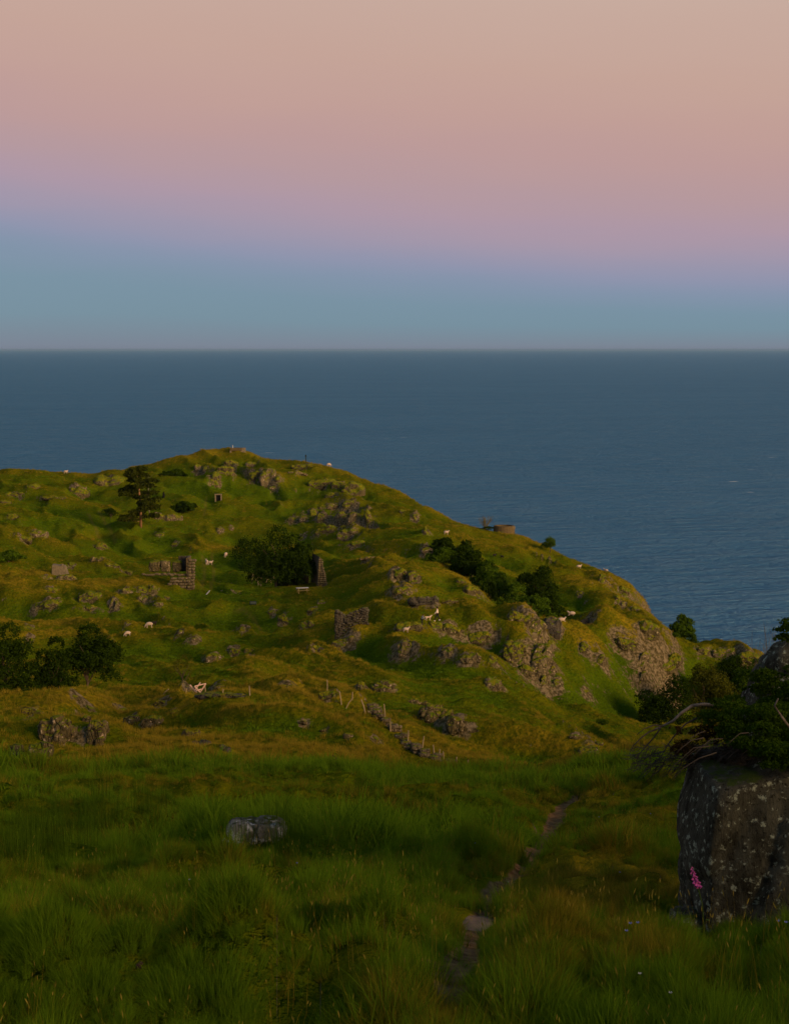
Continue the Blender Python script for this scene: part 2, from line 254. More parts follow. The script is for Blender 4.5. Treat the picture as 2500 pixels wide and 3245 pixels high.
# outcrops: (x, y, width, height) on the sheet, label, kind of stone
RP, RD, BO = 'pale', 'dark', 'boulder'
RK = [
 # far headland
 (71, 1040, 34, 18, 'grey outcrop on far left slope, just below the leftmost skyline', None), (31, 1058, 52, 18, 'low broken rock band at the far left edge under the skyline', None),
 (27, 1106, 40, 30, 'knobbly grey rocks at left edge above the large leafy shrub', None), (82, 1143, 46, 30, 'rounded pale boulder crowning the left mound', RP),
 (50, 1150, 40, 14, 'flat dark slabs directly left of the pale boulder on left mound', None), (12, 1072, 24, 12, 'small pale ledge touching left edge of the far slope', None),
 (235, 1030, 72, 34, 'tall grey crag immediately left of the big pine', None), (167, 1052, 46, 24, 'grey scree-like rock left of the crag beside the pine', None),
 (113, 1062, 58, 10, 'thin slanting rock ledge crossing the far left meadow', None), (216, 1169, 32, 22, 'grey hump of rock on left mound right of the track foot', None),
 (214, 1194, 50, 13, 'pale rock with small dark hollow under the grey hump', RP), (153, 1205, 18, 14, 'small square rock between pale block and hollowed rock', None),
 (240, 1208, 38, 13, 'low weathered rock left of the roofless ruin', None), (270, 1222, 30, 14, 'crumbly rock shelf next to left end of ruin wall', None),
 (141, 1236, 54, 18, 'long mossy boulder below the square concrete block', RP), (98, 1233, 32, 12, 'row of small stones left of the mossy boulder', RP),
 (422, 999, 18, 22, 'upright pale boulder on the summit slope, left of the pair', RP), (438, 1000, 12, 14, 'smaller pale boulder on the summit slope, right of the pair', RP),
 (340, 1104, 30, 14, 'pale ledge right of the pine trunk', None), (372, 1107, 44, 18, 'pinkish rock step at right end of the brushy knoll', RP),
 (340, 1142, 24, 12, 'small stones on grass below the pine', None), (376, 1161, 26, 9, 'thin grey stone in the meadow right of the pine', None),
 (480, 1008, 44, 30, 'grey slanting crag left of the square rock stack', None), (458, 1024, 26, 36, 'steep grey rock rib running down from the summit crags', None),
 (494, 990, 34, 14, 'low ledge under the summit bunker', None), (540, 992, 34, 12, 'pale ledge capping the square rock stack', RP),
 (572, 1021, 38, 44, 'large pale square rock stack near the summit, right block', RP), (542, 1024, 34, 44, 'brown square rock stack near the summit, left block', None),
 (586, 1041, 34, 10, 'rubble under the right block of the square stack', RP), (592, 1023, 14, 18, 'small block leaning on the right of the square stack', None),
 (648, 998, 64, 16, 'long low rock band right of the summit below skyline', None), (636, 1009, 44, 8, 'string of pale stones below the long low rock band', RP),
 (690, 1034, 70, 26, 'broad rounded slab at the top of the great cliff', None), (752, 1052, 52, 46, 'curved right shoulder of the great cliff', None),
 (722, 1036, 34, 22, 'rounded knob between the broad slab and cliff shoulder', None), (703, 1058, 24, 16, 'narrow ledge under the broad slab of the great cliff', None),
 (744, 1080, 34, 30, 'grey blocks in middle of the great cliff', None), (700, 1082, 50, 12, 'pale overhanging ledge midway down the great cliff', RP),
 (624, 1111, 26, 16, 'bright blocky rock at left foot of the great cliff', RP), (648, 1108, 26, 16, 'pale cube-like rock beside the bright blocks at left of cliff', RP),
 (667, 1100, 20, 34, 'tall narrow rib left of the black cleft', None), (684, 1106, 20, 28, 'square pillar right of the black cleft in the cliff', RP),
 (730, 1108, 26, 34, 'pale flat face in the lower great cliff', RP), (756, 1112, 36, 42, 'biggest pale face of the great cliff, lower right', RP),
 (786, 1115, 16, 60, 'long vertical rib at right edge of the great cliff', None), (696, 1132, 58, 16, 'broken boulders along the base of the cliff', None),
 (738, 1142, 50, 26, 'scree of pale stones below the great cliff', RP), (764, 1160, 34, 14, 'rubble at the bottom of the scree', None),
 (644, 1150, 18, 14, 'lone stone above the big round tree', None), (468, 1130, 14, 16, 'pale stone standing alone on the middle of far slope', RP),
 (493, 1127, 12, 10, 'small stone right of the lone pale stone on far slope', RP), (629, 1047, 9, 14, 'small upright stone right of the square rock stack', None),
 (909, 1140, 12, 40, 'thin vertical rock rib on the slope left of the gully bushes', None), (886, 1105, 16, 20, 'faint rock rib high on the right shoulder of headland', None),
 (909, 1175, 18, 18, 'small pale rock beside the first gully bush', RP), (860, 1090, 18, 10, 'mossy rock patch just under the skyline right of the cliff', None),
 # middle ground, centre
 (850, 1228, 36, 36, 'grey rocky face on the centre mound, left part', None), (882, 1236, 28, 34, 'grey rocky face on the centre mound, right part', None),
 (858, 1262, 44, 26, 'vertical rock teeth at the foot of the centre mound', None), (903, 1282, 74, 20, 'large dark smooth slab above the walkers', RD),
 (960, 1284, 40, 9, 'low pale rock right of the dark slab', None), (1006, 1264, 44, 34, 'rocky end of the centre mound beside the gully', None),
 (985, 1243, 22, 14, 'grey rock on top slope of the centre mound', None), (872, 1338, 66, 24, 'rounded boulder left of the cleft below the walkers', None),
 (930, 1338, 36, 24, 'boulder right of the cleft below the walkers', None), (965, 1345, 40, 26, 'dark boulder at the right end of the walkers ledge', None),
 (784, 1190, 40, 7, 'thin pale ledge right of the tall ruined gable', RP), (686, 1287, 18, 10, 'small pale rock on bank below the picnic table', RP),
 (668, 1301, 28, 10, 'flat grey rock over the edge near the dark ruin wall', None), (655, 1336, 34, 26, 'brown rock face left of the dark ruin wall', None),
 (603, 1323, 24, 28, 'pointed grey rock on left of the hollow', None), (580, 1306, 18, 12, 'small stones above the pointed rock in the hollow', None),
 (517, 1345, 18, 18, 'pale stone on the green hollow slope', RP), (507, 1263, 32, 9, 'low turfy rock left of the picnic lawn', None),
 (735, 1373, 62, 28, 'white crusted ledge on crest of the middle mound', RP), (675, 1387, 28, 22, 'dark stone on crest left of the white crusted ledge', None),
 (865, 1385, 46, 36, 'speckled rock face on slope below the walkers', RP), (954, 1393, 32, 26, 'pale rocks midway down right of the speckled face', RP),
 (1005, 1405, 50, 20, 'slanting ledge above the orange ridge, centre right', RP), (1049, 1414, 22, 26, 'two upright stones left of the big crag', None),
 (1025, 1362, 62, 30, 'grey buttress between walkers ledge and big crag', None), (1052, 1461, 42, 32, 'scattered pale rocks on slope left below the big crag', RP),
 # the big crag
 (1110, 1322, 56, 28, 'smooth domed top of the big crag', None), (1136, 1356, 42, 66, 'upper face of the big crag, smooth and pale', RP),
 (1096, 1396, 62, 56, 'bulging lower left face of the big crag', None), (1120, 1434, 34, 30, 'lowest left block of the big crag', None),
 (1148, 1412, 38, 80, 'long lower right face of the big crag', RP), (1158, 1458, 18, 34, 'pale toe of the big crag', RP),
 (1178, 1338, 44, 44, 'dark shaded rock across the gap from the big crag', RD), (1180, 1428, 14, 14, 'small pale block right of the big crag', RP),  # rock across the gap: its shade is painted as dark stone
 (1189, 1458, 18, 18, 'pale cube stone right of the crag toe', RP), (1172, 1378, 24, 24, 'broken stones in the gap right of the crag', RP),
 # right hand mound
 (1245, 1328, 48, 16, 'dark low rock on top of the right mound near the sheep', RD), (1246, 1384, 24, 28, 'upright rock on left face of the right mound', None),
 (1280, 1410, 16, 28, 'narrow leaning stone on face of the right mound', None), (1338, 1378, 60, 22, 'speckled rock band on the right mound', None),
 (1382, 1346, 54, 36, 'grey rock face at right shoulder of the right mound', None), (1368, 1416, 26, 44, 'tall pale rock streak on right mound', RP),
 (1366, 1452, 12, 40, 'thin white rock streak below the tall pale one', RP), (1425, 1424, 34, 52, 'rocky right end of right mound above the dark trees', None),
 (1249, 1478, 14, 14, 'little rock low on the green slope', None), (1283, 1240, 16, 34, 'leaning rock rib near the skyline right of the gully', None),
 (1331, 1261, 30, 18, 'grey rock high on the right shoulder', None), (1317, 1280, 16, 26, 'narrow rock strip under the grey rock on right shoulder', None),
 (1236, 1267, 14, 12, 'small grey stone on slope right of umbrella bush', None), (1330, 1290, 10, 12, 'pale little stone below the narrow rock strip', RP),
 (1356, 1300, 24, 14, 'mossy rock at the edge of the right shoulder', None),
 (1500, 1393, 34, 24, 'left column of the low coastal crag', None), (1545, 1394, 60, 24, 'middle of the low coastal crag with pale foot', RP), (1600, 1410, 62, 36, 'right slope of the low coastal crag', None),
 # left middle ground
 (109, 1260, 36, 16, 'dark cracked rock on left slope below the mossy boulder', None), (104, 1290, 58, 24, 'mossy outcrop at left with pale lower edge', None),
 (190, 1276, 56, 30, 'smooth sloping outcrop with a pale streak', None), (196, 1300, 36, 18, 'lower rubble of the sloping outcrop', None),
 (238, 1291, 9, 28, 'left pillar of the pair of square stone pillars', RP), (249, 1292, 10, 26, 'right pillar of the pair of square stone pillars', RP),
 (268, 1263, 28, 15, 'pale rock at left end of the block group', RP), (302, 1262, 30, 24, 'upper middle block of the block group', None),
 (325, 1262, 24, 28, 'upper right block of the block group', None), (308, 1280, 36, 18, 'pinkish lower block of the block group', RP),
 (338, 1289, 24, 14, 'two small pale blocks right of the block group', RP), (356, 1275, 16, 10, 'small block on the bank right of the block group', None),
 (58, 1340, 32, 10, 'flat stone in tan grass above the left trees', None), (64, 1365, 18, 10, 'small grey stone just above the left trees', None),
 (275, 1331, 16, 7, 'tiny pale stone on the tan ledge left of the sheep', RP), (384, 1351, 14, 14, 'pale stone on the middle left bank', RP),
 (414, 1364, 20, 8, 'row of pebbly rocks on the middle left bank', RP), (455, 1405, 36, 26, 'pale split boulders by the stream hollow', RP),
 (500, 1395, 34, 28, 'grey boulder right of the split boulders', None), (530, 1390, 24, 18, 'small boulder at mouth of the hollow', None),
 (468, 1466, 30, 8, 'crumbling pale rock behind the wooden sculpture', RP), (398, 1468, 12, 10, 'dark rock left behind the wooden sculpture', RD),
 # layer in front
 (52, 1520, 100, 15, 'long flat grey slab at left, level with the turf', None), (124, 1562, 88, 66, 'largest lichened boulder of the left group', BO),
 (186, 1538, 28, 30, 'top knob of the upright left boulder', BO), (206, 1568, 50, 62, 'upright lichened boulder right of the largest one', BO),
 (38, 1610, 36, 44, 'dark squat boulder at lower left, left of the black gap', BO), (90, 1612, 54, 58, 'pale fronted boulder right of the black gap', BO),
 (64, 1535, 36, 9, 'thin ledge between flat slab and boulders', None), (190, 1513, 28, 14, 'brown rock on crest above the boulders', None),
 (262, 1518, 34, 14, 'low brown ledge left end on the front slope', None), (280, 1538, 36, 22, 'speckled ledge continuing down the front slope', BO),
 (326, 1543, 54, 24, 'pale lying rock on the front slope', BO), (340, 1500, 36, 12, 'dark lying rock near crest of the front slope', None),
 (376, 1519, 28, 10, 'small stones following the dark lying rock', None), (408, 1568, 44, 20, 'pale ledge lower on the front slope', BO),
 (438, 1590, 30, 22, 'dark boulder in the tan grass at the foot of front slope', RD), (480, 1600, 26, 14, 'small dark boulder right of the foot boulder', RD),
 (158, 1488, 16, 12, 'little stone on crest beside the left trees', None),
 (610, 1464, 34, 7, 'pale rim rock on the knoll left of the fence', None), (700, 1484, 42, 18, 'brown rock bank under the first fence posts', None),
 (770, 1468, 20, 34, 'shaded left face of the rock behind fence', None), (818, 1472, 58, 36, 'speckled rock behind the fence posts', BO),
 (890, 1500, 70, 14, 'broken pale ledge right above the stone wall', BO), (930, 1532, 86, 48, 'big speckled outcrop between stone wall and green slope', BO), (970, 1552, 40, 34, 'right toe of the big speckled outcrop', BO),
 (743, 1572, 26, 16, 'pale half buried stone left of the stone wall', BO), (645, 1543, 22, 8, 'small pale stone on the slope left of the stone wall', BO),
 (689, 1560, 18, 8, 'small stone left of the half buried one', BO), (801, 1578, 20, 12, 'stone in grass just left of the lower wall', None),
 (1256, 1603, 54, 22, 'pale boulder on the orange ridge at right', BO), (1227, 1574, 30, 11, 'flat pale stone above the ridge boulder', BO), (1278, 1588, 18, 10, 'small stone behind the ridge boulder', BO),
]

# every outcrop stands in a knoll: turf heaped up to it from behind, a step down in front
rocky = np.zeros(YY.shape)
RPOS = [hit(r[0], r[1]) for r in RK]
dZ = np.zeros(YY.shape)
for r, P in zip(RK, RPOS):
    hw = r[2] * P.y / FP / 2; hh = r[3] * P.y / FP / 2
    R_ = 3.2 * max(hw, hh) + 3
    i0, i1 = np.searchsorted(Yr, [P.y - R_ * 1.2, P.y + R_ * 1.8]); j0, j1 = np.searchsorted(tx, [(P.x - R_) / P.y, (P.x + R_) / P.y])
    if i1 <= i0 or j1 <= j0: continue
    dx = (XX[i0:i1, j0:j1] - P.x); dy = (YY[i0:i1, j0:j1] - P.y)
    sl_ = hw * .9 + .8; sy = np.where(dy < 0, .5 * hh + .5, hh * 2.6 + hw * .8 + 1.0)
    g = np.exp(-(dx / sl_) ** 2 - (dy / sy) ** 2)
    dip = np.exp(-(dx / (sl_ * 1.2)) ** 2 - ((dy + hh * 1.3 + 1.2) / (hh * 1.0 + 1.0)) ** 2)
    dZ[i0:i1, j0:j1] += g * min(hh * .6, 1.2) - dip * min(hh * .45, .8)
    rr = np.exp(-(dx / (hw * 1.15 + .4)) ** 2 - ((dy + .3 * hh) / (hh * 1.3 + .8)) ** 2)
    rocky[i0:i1, j0:j1] = np.maximum(rocky[i0:i1, j0:j1], rr)
PX0, PY0 = project(XX, YY, ZG + CAMZ)
for (x, y, rx, ry, v) in [(700, 1050, 90, 26, .8), (735, 1100, 66, 50, 1.0), (655, 1106, 50, 22, .9), (745, 1150, 50, 22, .8), (560, 1022, 46, 26, .9), (470, 1010, 36, 24, .8), (235, 1032, 46, 20, .8), (650, 1000, 50, 12, .7),
                          (1140, 1340, 40, 40, .8), (1130, 1410, 52, 62, 1.0), (1365, 1420, 26, 56, .9), (1430, 1420, 24, 48, .9), (1388, 1352, 40, 26, .8), (935, 1532, 60, 34, .9), (1545, 1398, 90, 20, 1.0), (865, 1245, 50, 34, .8),
                          (1025, 1362, 50, 22, .7), (120, 1560, 60, 40, .6), (205, 1565, 30, 40, .6), (815, 1475, 50, 26, .7), (190, 1285, 50, 26, .6), (315, 1272, 46, 24, .7), (104, 1290, 40, 18, .6), (1300, 1255, 40, 30, .55), (1052, 1461, 34, 22, .6),
                          (60, 1055, 60, 16, .6), (20, 1100, 34, 20, .7), (80, 1145, 36, 20, .7), (870, 1385, 34, 26, .6), (955, 1395, 34, 22, .55), (800, 1115, 12, 50, .7), (1335, 1380, 50, 16, .6), (1245, 1385, 20, 20, .5), (735, 1373, 50, 14, .5), (500, 1398, 50, 16, .6),
                          (910, 1140, 16, 40, .6), (880, 1100, 30, 24, .5), (1260, 1255, 24, 30, .5), (350, 1105, 50, 14, .6)]:
    rocky = np.maximum(rocky, v * .78 * np.exp(-((PX0 - x) / rx) ** 2 - ((PY0 - y) / ry) ** 2))
ZG += np.clip(dZ, -.0045 * YY, .0060 * YY)
ZG += rocky * np.clip(YY / 240, .30, 1.1) * (fbm2(XX / 1.7, YY / 1.5, 3, 55) * .8 + (np.abs(fbm2(XX / 3.4, YY / 2.9, 2, 57)) - .12) * 1.3)
# worn footpath, trodden through the near grass
PATH = [(1310, 1640), (1272, 1662), (1232, 1690), (1196, 1716), (1160, 1760), (1118, 1812), (1066, 1862), (1034, 1905), (1004, 1955), (1000, 2000), (975, 2060), (968, 2110), (962, 2180)]
PW = np.array([[hit(x, y).x, hit(x, y).y] for x, y in PATH])
PW = np.vstack([PW, [PW[-1, 0] - .25, 5.0], [PW[-1, 0] - .6, 1.0]])
def dist_poly(X, Y, P):
    d = np.full(np.shape(X), 1e9)
    for a, b in zip(P[:-1], P[1:]):
        ab = b - a; t = np.clip(((X - a[0]) * ab[0] + (Y - a[1]) * ab[1]) / (ab @ ab), 0, 1)
        d = np.minimum(d, np.hypot(X - a[0] - t * ab[0], Y - a[1] - t * ab[1]))
    return d
dpath = np.full(YY.shape, 99.0); nm = Yr < 70
dpath[nm] = dist_poly(XX[nm], YY[nm], PW)
wob = fbm2(XX / .7, YY / .7, 2, 91) * .10
pwd = np.interp(YY, [8, 13.5, 15, 60], [.02, .04, .10, .12]) + fbm2(XX * 0 + 3, YY / 1.3, 2, 93) * .10
pathm = np.clip(1 - (dpath + wob - pwd) / .14, 0, 1) * np.clip((64 - YY) / 6, 0, 1)
_zs = smooth1(ZG, 5, 0); _zs = smooth1(_zs, 6, 1); _m = np.clip(1 - dpath / .45, 0, 1)
ZG = ZG * (1 - _m) + _zs * _m
ZG -= pathm * .06 + np.clip(1 - dpath / 1.1, 0, 1) * .08
# tracks over the far meadow
def track(P): return np.array([[hit(x, y).x, hit(x, y).y] for x, y in P])
TRACKS = [(track([(188, 1095), (196, 1112), (206, 1134), (218, 1156)]), .5), (track([(212, 1092), (222, 1110), (236, 1132), (246, 1158)]), .5),
          (track([(480, 1290), (520, 1300), (545, 1325), (556, 1345)]), .35), (track([(432, 1185), (436, 1215), (430, 1255)]), .4), (track([(452, 1185), (456, 1215), (450, 1258)]), .4),
          (track([(620, 1150), (500, 1160)]), .4), (track([(440, 1060), (436, 1100)]), .35)]
dtr = np.zeros(YY.shape); fm = (Yr > 180) & (Yr < 540)
for P, w in TRACKS:
    v = np.zeros(YY.shape); v[fm] = np.clip(1.3 - dist_poly(XX[fm], YY[fm], P) / w, 0, 1); dtr = np.maximum(dtr, v)

# dry (tan) and lush (green) ground, with ridge shade painted in, from the lie of the land and from what the photograph shows where
cell = np.gradient(Yr)[:, None] * np.ones((1, NJ))
Zs = smooth1(smooth1(ZG, 7, 0), 9, 1)
conv = np.clip((ZG - Zs) / (.006 * YY + .2), -1, 1)
conv = smooth1(smooth1(conv, 1.5, 0), 2, 1)
PX, PY = project(XX, YY, ZG + CAMZ)
paint = np.zeros(YY.shape)
for (x, y, rx, ry, v) in [(490, 1300, 110, 90, -.75), (300, 1150, 90, 30, -.5), (560, 1195, 120, 22, -.5), (150, 1112, 110, 18, -.5), (300, 1400, 150, 60, -.35), (1050, 1470, 160, 70, -.35), (1330, 1470, 100, 70, -.55),
                          (1060, 1290, 120, 60, -.3), (900, 1150, 60, 60, -.35), (620, 1060, 60, 30, -.3), (420, 1040, 80, 30, -.5), (600, 1420, 90, 26, .1), (840, 1225, 160, 36, .35), (690, 1190, 60, 30, -.2),
                          (60, 1265, 120, 34, .35), (60, 1320, 140, 22, .45), (250, 1325, 120, 14, .5), (140, 1500, 180, 16, .9), (420, 1530, 170, 40, .55), (330, 1600, 400, 26, .8), (760, 1612, 200, 26, .8), (1130, 1590, 200, 22, 1.0),
                          (1290, 1622, 90, 16, 1.0), (1320, 1365, 110, 20, .7), (880, 1345, 220, 12, .7), (1020, 1350, 60, 30, .4), (620, 1440, 120, 14, .6), (700, 1465, 90, 30, .5), (960, 1100, 160, 30, .3), (1290, 1235, 80, 30, .5), (1120, 1160, 140, 20, .4),
                          (470, 1168, 100, 5, 1.0), (800, 1176, 110, 5, .8), (230, 1145, 120, 6, .8), (80, 1222, 120, 6, .9), (240, 1245, 120, 7, .9), (900, 1440, 120, 60, -.15), (500, 1580, 120, 20, .3), (600, 1560, 130, 30, -.4), (1200, 1330, 20, 40, -.3)]:
    paint += v * np.exp(-((PX - x) / rx) ** 2 - ((PY - y) / ry) ** 2)
slp = smooth1(np.gradient(ZG, axis=0) / cell, 3, 0)  # steeper fronts turn dark green, painting ridge shade into the grass
dry = np.clip(conv * 1.0 - np.clip(slp - .20, -.3, .9) * 1.0 - .07 + paint + fbm2(XX / 14, YY / 14, 3, 44) * .35 + fbm2(XX / 3, YY / 3, 2, 46) * .25, -1, 1)
dryn = np.clip(fbm2(XX / 5, YY / 4, 3, 61) * .9 + .9 * np.exp(-((PX - 1320) / 160) ** 2 - ((PY - 1880) / 170) ** 2) + .35 * np.exp(-((PX - 300) / 260) ** 2 - ((PY - 2080) / 120) ** 2) + np.clip((48 - np.abs(YY - 60)) / 30, 0, 1) * .0 - .1, -1, 1)
dry = np.where(YY < 50, dryn, np.where(YY < 64, dryn + (dry - dryn) * (YY - 50) / 14, dry))

# ------------------------------------------------------------------ materials
def newmat(name):
    m = bpy.data.materials.new(name); m.use_nodes = True
    t = m.node_tree; t.nodes.clear()
    return m, t, N(t, 'ShaderNodeOutputMaterial')
def lk(t, a, b): t.links.new(a, b)
def noise(t, vec, scale, detail=3, rough=.55, dist=0):
    n = N(t, 'ShaderNodeTexNoise', i_Scale=scale, i_Detail=detail, i_Roughness=rough, i_Distortion=dist)
    if vec is not None: lk(t, vec, n.inputs['Vector'])
    return n.outputs['Fac']
def mrange(t, v, a, b, c=0., d=1.):
    n = N(t, 'ShaderNodeMapRange'); n.inputs[1].default_value = a; n.inputs[2].default_value = b
    n.inputs[3].default_value = c; n.inputs[4].default_value = d; lk(t, v, n.inputs[0]); return n.outputs[0]
def mix(t, f, a, b, mode='MIX'):
    n = N(t, 'ShaderNodeMixRGB', blend_type=mode)
    for s, v in ((0, f), (1, a), (2, b)):
        if isinstance(v, (int, float)): n.inputs[s].default_value = v
        elif isinstance(v, tuple): n.inputs[s].default_value = (*v, 1)
        else: lk(t, v, n.inputs[s])
    return n.outputs[0]
def math_(t, op, a, b):
    n = N(t, 'ShaderNodeMath', operation=op)
    for s, v in ((0, a), (1, b)):
        if isinstance(v, (int, float)): n.inputs[s].default_value = v
        else: lk(t, v, n.inputs[s])
    return n.outputs[0]
def scaled(t, vec, s):
    n = N(t, 'ShaderNodeVectorMath', operation='MULTIPLY'); lk(t, vec, n.inputs[0]); n.inputs[1].default_value = s; return n.outputs[0]
def bump(t, h, strength, dist):
    n = N(t, 'ShaderNodeBump', i_Strength=strength, i_Distance=dist); lk(t, h, n.inputs['Height']); return n.outputs[0]
def principled(t, out, col, rough=.9, nor=None, spec=.2):
    p = N(t, 'ShaderNodeBsdfPrincipled', i_Roughness=rough); p.inputs['Specular IOR Level'].default_value = spec
    if isinstance(col, tuple): p.inputs['Base Color'].default_value = (*col, 1)
    else: lk(t, col, p.inputs['Base Color'])
    if nor is not None: lk(t, nor, p.inputs['Normal'])
    lk(t, p.outputs[0], out.inputs[0]); return p
G_DARK = (.046, .072, .0024); G_GREEN = (.082, .132, .0032); G_OLIVE = (.155, .138, .0042); G_DRY = (.27, .190, .010)
def grass_colour(t, pos, dryv):
    """green - olive - tan, by a 0..1 dryness that also carries painted ridge shade"""
    r = N(t, 'ShaderNodeValToRGB'); lk(t, dryv, r.inputs[0])
    e = r.color_ramp.elements
    for k in range(3): e.new(.5)
    for q, (p, c) in zip(e, [(0, (.048, .086, .0024)), (.28, G_GREEN), (.5, (.116, .134, .0034)), (.72, G_OLIVE), (1, G_DRY)]):
        q.position = p; q.color = (*c, 1)
    return r.outputs[0]

# the ground: short grass, tan on the backs of the land, trodden earth on the path
GROUND, t, out = newmat('pasture_ground')
g = N(t, 'ShaderNodeNewGeometry'); pos = g.outputs['Position']
ad = N(t, 'ShaderNodeAttribute', attribute_name='dry'); ap = N(t, 'ShaderNodeAttribute', attribute_name='path'); atr = N(t, 'ShaderNodeAttribute', attribute_name='track')
n1 = noise(t, scaled(t, pos, (.55, .8, .8)), 1.0, 4, .6); n2 = noise(t, scaled(t, pos, (2.2, 1.2, 3)), 1.4, 4, .62); n3 = noise(t, pos, .09, 3)
dv = math_(t, 'MULTIPLY_ADD', ad.outputs['Fac'], .5); dv.node.inputs[2].default_value = .48
dv = math_(t, 'ADD', dv, math_(t, 'MULTIPLY', math_(t, 'SUBTRACT', n1, .5), .55))
dv = math_(t, 'ADD', dv, math_(t, 'MULTIPLY', math_(t, 'SUBTRACT', n2, .5), .42))
dv = math_(t, 'ADD', dv, math_(t, 'MULTIPLY', math_(t, 'SUBTRACT', n3, .5), .35))
dv = math_(t, 'SUBTRACT', dv, math_(t, 'MULTIPLY', atr.outputs['Fac'], .0))
col = grass_colour(t, pos, dv)
n4 = noise(t, scaled(t, pos, (1.3, .9, 1.3)), 2.2, 3, .6)
col = mix(t, mrange(t, n4, .36, .62, .75, 0), col, G_DARK)
col = mix(t, math_(t, 'MULTIPLY', atr.outputs['Fac'], .6), col, (.13, .115, .02))
earth = mix(t, mrange(t, noise(t, pos, 7, 4), .35, .65), (.105, .056, .022), (.25, .140, .060))
col = mix(t, mrange(t, math_(t, 'ADD', ap.outputs['Fac'], math_(t, 'MULTIPLY', math_(t, 'SUBTRACT', noise(t, pos, 5, 3), .5), .8)), .35, .6), col, earth)
# bare stone shows where the land is steepest
sx = N(t, 'ShaderNodeSeparateXYZ'); lk(t, g.outputs['True Normal'], sx.inputs[0])
ark = N(t, 'ShaderNodeAttribute', attribute_name='rocky')
st = math_(t, 'ADD', math_(t, 'SUBTRACT', 1.0, sx.outputs['Z']), math_(t, 'MULTIPLY', math_(t, 'SUBTRACT', noise(t, pos, .9, 6, .7), .5), .9))
st = math_(t, 'ADD', st, math_(t, 'MULTIPLY', ark.outputs['Fac'], .44))
stone = mix(t, mrange(t, noise(t, pos, 2.1, 5, .7), .42, .60), (.064, .052, .020), (.235, .185, .105))
col = mix(t, mrange(t, st, .44, .52), col, stone)
bh = math_(t, 'ADD', math_(t, 'MULTIPLY', noise(t, scaled(t, pos, (1, 1, 1)), 2.6, 5, .65), 1.0), math_(t, 'MULTIPLY', noise(t, pos, .8, 3), 1.2))
bn = bump(t, bh, .9, .45); lk(t, mrange(t, ap.outputs['Fac'], 0, .5, .9, .12), bn.node.inputs['Strength'])
principled(t, out, col, 1.0, bn, 0)

def leafmat(name, dark, light, trans=.35, scale=.5, grasslike=False):
    m, t, out = newmat(name)
    g = N(t, 'ShaderNodeNewGeometry'); oi = N(t, 'ShaderNodeObjectInfo')
    f = math_(t, 'ADD', math_(t, 'MULTIPLY', noise(t, g.outputs['Position'], scale, 3), .75), math_(t, 'MULTIPLY', oi.outputs['Random'] if grasslike else g.outputs['Random Per Island'], .5))
    if grasslike: f = math_(t, 'ADD', math_(t, 'MULTIPLY', f, .9), math_(t, 'MULTIPLY', math_(t, 'SUBTRACT', g.outputs['Random Per Island'], .25), .6))
    c = mix(t, mrange(t, f, .32, .85), dark, light)
    d = N(t, 'ShaderNodeBsdfDiffuse', i_Roughness=.8); tr = N(t, 'ShaderNodeBsdfTranslucent'); lk(t, c, d.inputs[0]); lk(t, c, tr.inputs[0])
    ms = N(t, 'ShaderNodeMixShader', i_0=trans); lk(t, d.outputs[0], ms.inputs[1]); lk(t, tr.outputs[0], ms.inputs[2]); lk(t, ms.outputs[0], out.inputs[0])
    return m
BLADE = [leafmat('lush_grass', (.056, .118, .0045), (.160, .270, .0110), .35, .9, True), leafmat('olive_grass', (.084, .110, .0045), (.220, .215, .0120), .35, .9, True),
         leafmat('dry_grass', (.145, .118, .0080), (.36, .265, .0240), .35, .9, True)]
SEED = leafmat('seed_heads', (.14, .11, .015), (.34, .26, .04), .3, .9, True)
LEAF_D = leafmat('dark_leaves', (.010, .022, .0016), (.034, .064, .0040), .25, .45)
LEAF_M = leafmat('green_leaves', (.028, .062, .0030), (.085, .150, .0080), .3, .45)
LEAF_O = leafmat('olive_leaves', (.045, .060, .0040), (.110, .115, .0100), .3, .45)
NEEDLE = leafmat('pine_needles', (.016, .027, .0025), (.048, .060, .0060), .15, .6)
YEW = leafmat('yew_foliage', (.014, .034, .0026), (.064, .120, .0065), .25, 2.2)
RUST = leafmat('withered_foliage', (.018, .014, .005), (.070, .044, .014), .25, 2.2)

def plain(name, col, rough=.85, var=.35, scale=6, b=.3, stretch=(1, 1, 1)):
    m, t, out = newmat(name)
    tc = N(t, 'ShaderNodeTexCoord'); v = scaled(t, tc.outputs['Object'], stretch)
    n = noise(t, v, scale, 4, .6)
    c = mix(t, mrange(t, n, .3, .7), tuple(x * (1 - var) for x in col), tuple(min(1, x * (1 + var)) for x in col))
    principled(t, out, c, rough, bump(t, n, b, .02), .2); return m
BARK = plain('bark', (.085, .062, .040), .95, .4, 9, .6, (1, 1, .3))
PALEBARK = plain('pale_dead_wood', (.20, .17, .13), .9, .4, 14, .6, (1, 1, .3))
PINEBARK = plain('pine_bark', (.20, .11, .05), .95, .35, 6, .6, (1, 1, .3))
POSTWOOD = plain('weathered_post_wood', (.30, .23, .12), .9, .3, 10, .4, (1, 1, .2))
TIMBER = plain('pale_timber', (.66, .44, .33), .8, .10, 5, .2)
CONCRETE = plain('concrete', (.165, .135, .08), .95, .3, 3, .4)
DARKCON = plain('mossy_concrete', (.095, .070, .030), .95, .35, 3, .4)
PALEPAINT = plain('pale_paint', (.50, .48, .44), .7, .15, 8, .1)
BLACK = plain('black_and_inner_shade', (.006, .006, .006), 1, .2, 3, 0)  # black things, and painted shade inside slit and doorway
DARKGREEN = plain('dark_green_paint', (.010, .020, .012), .6, .2, 5, .1)
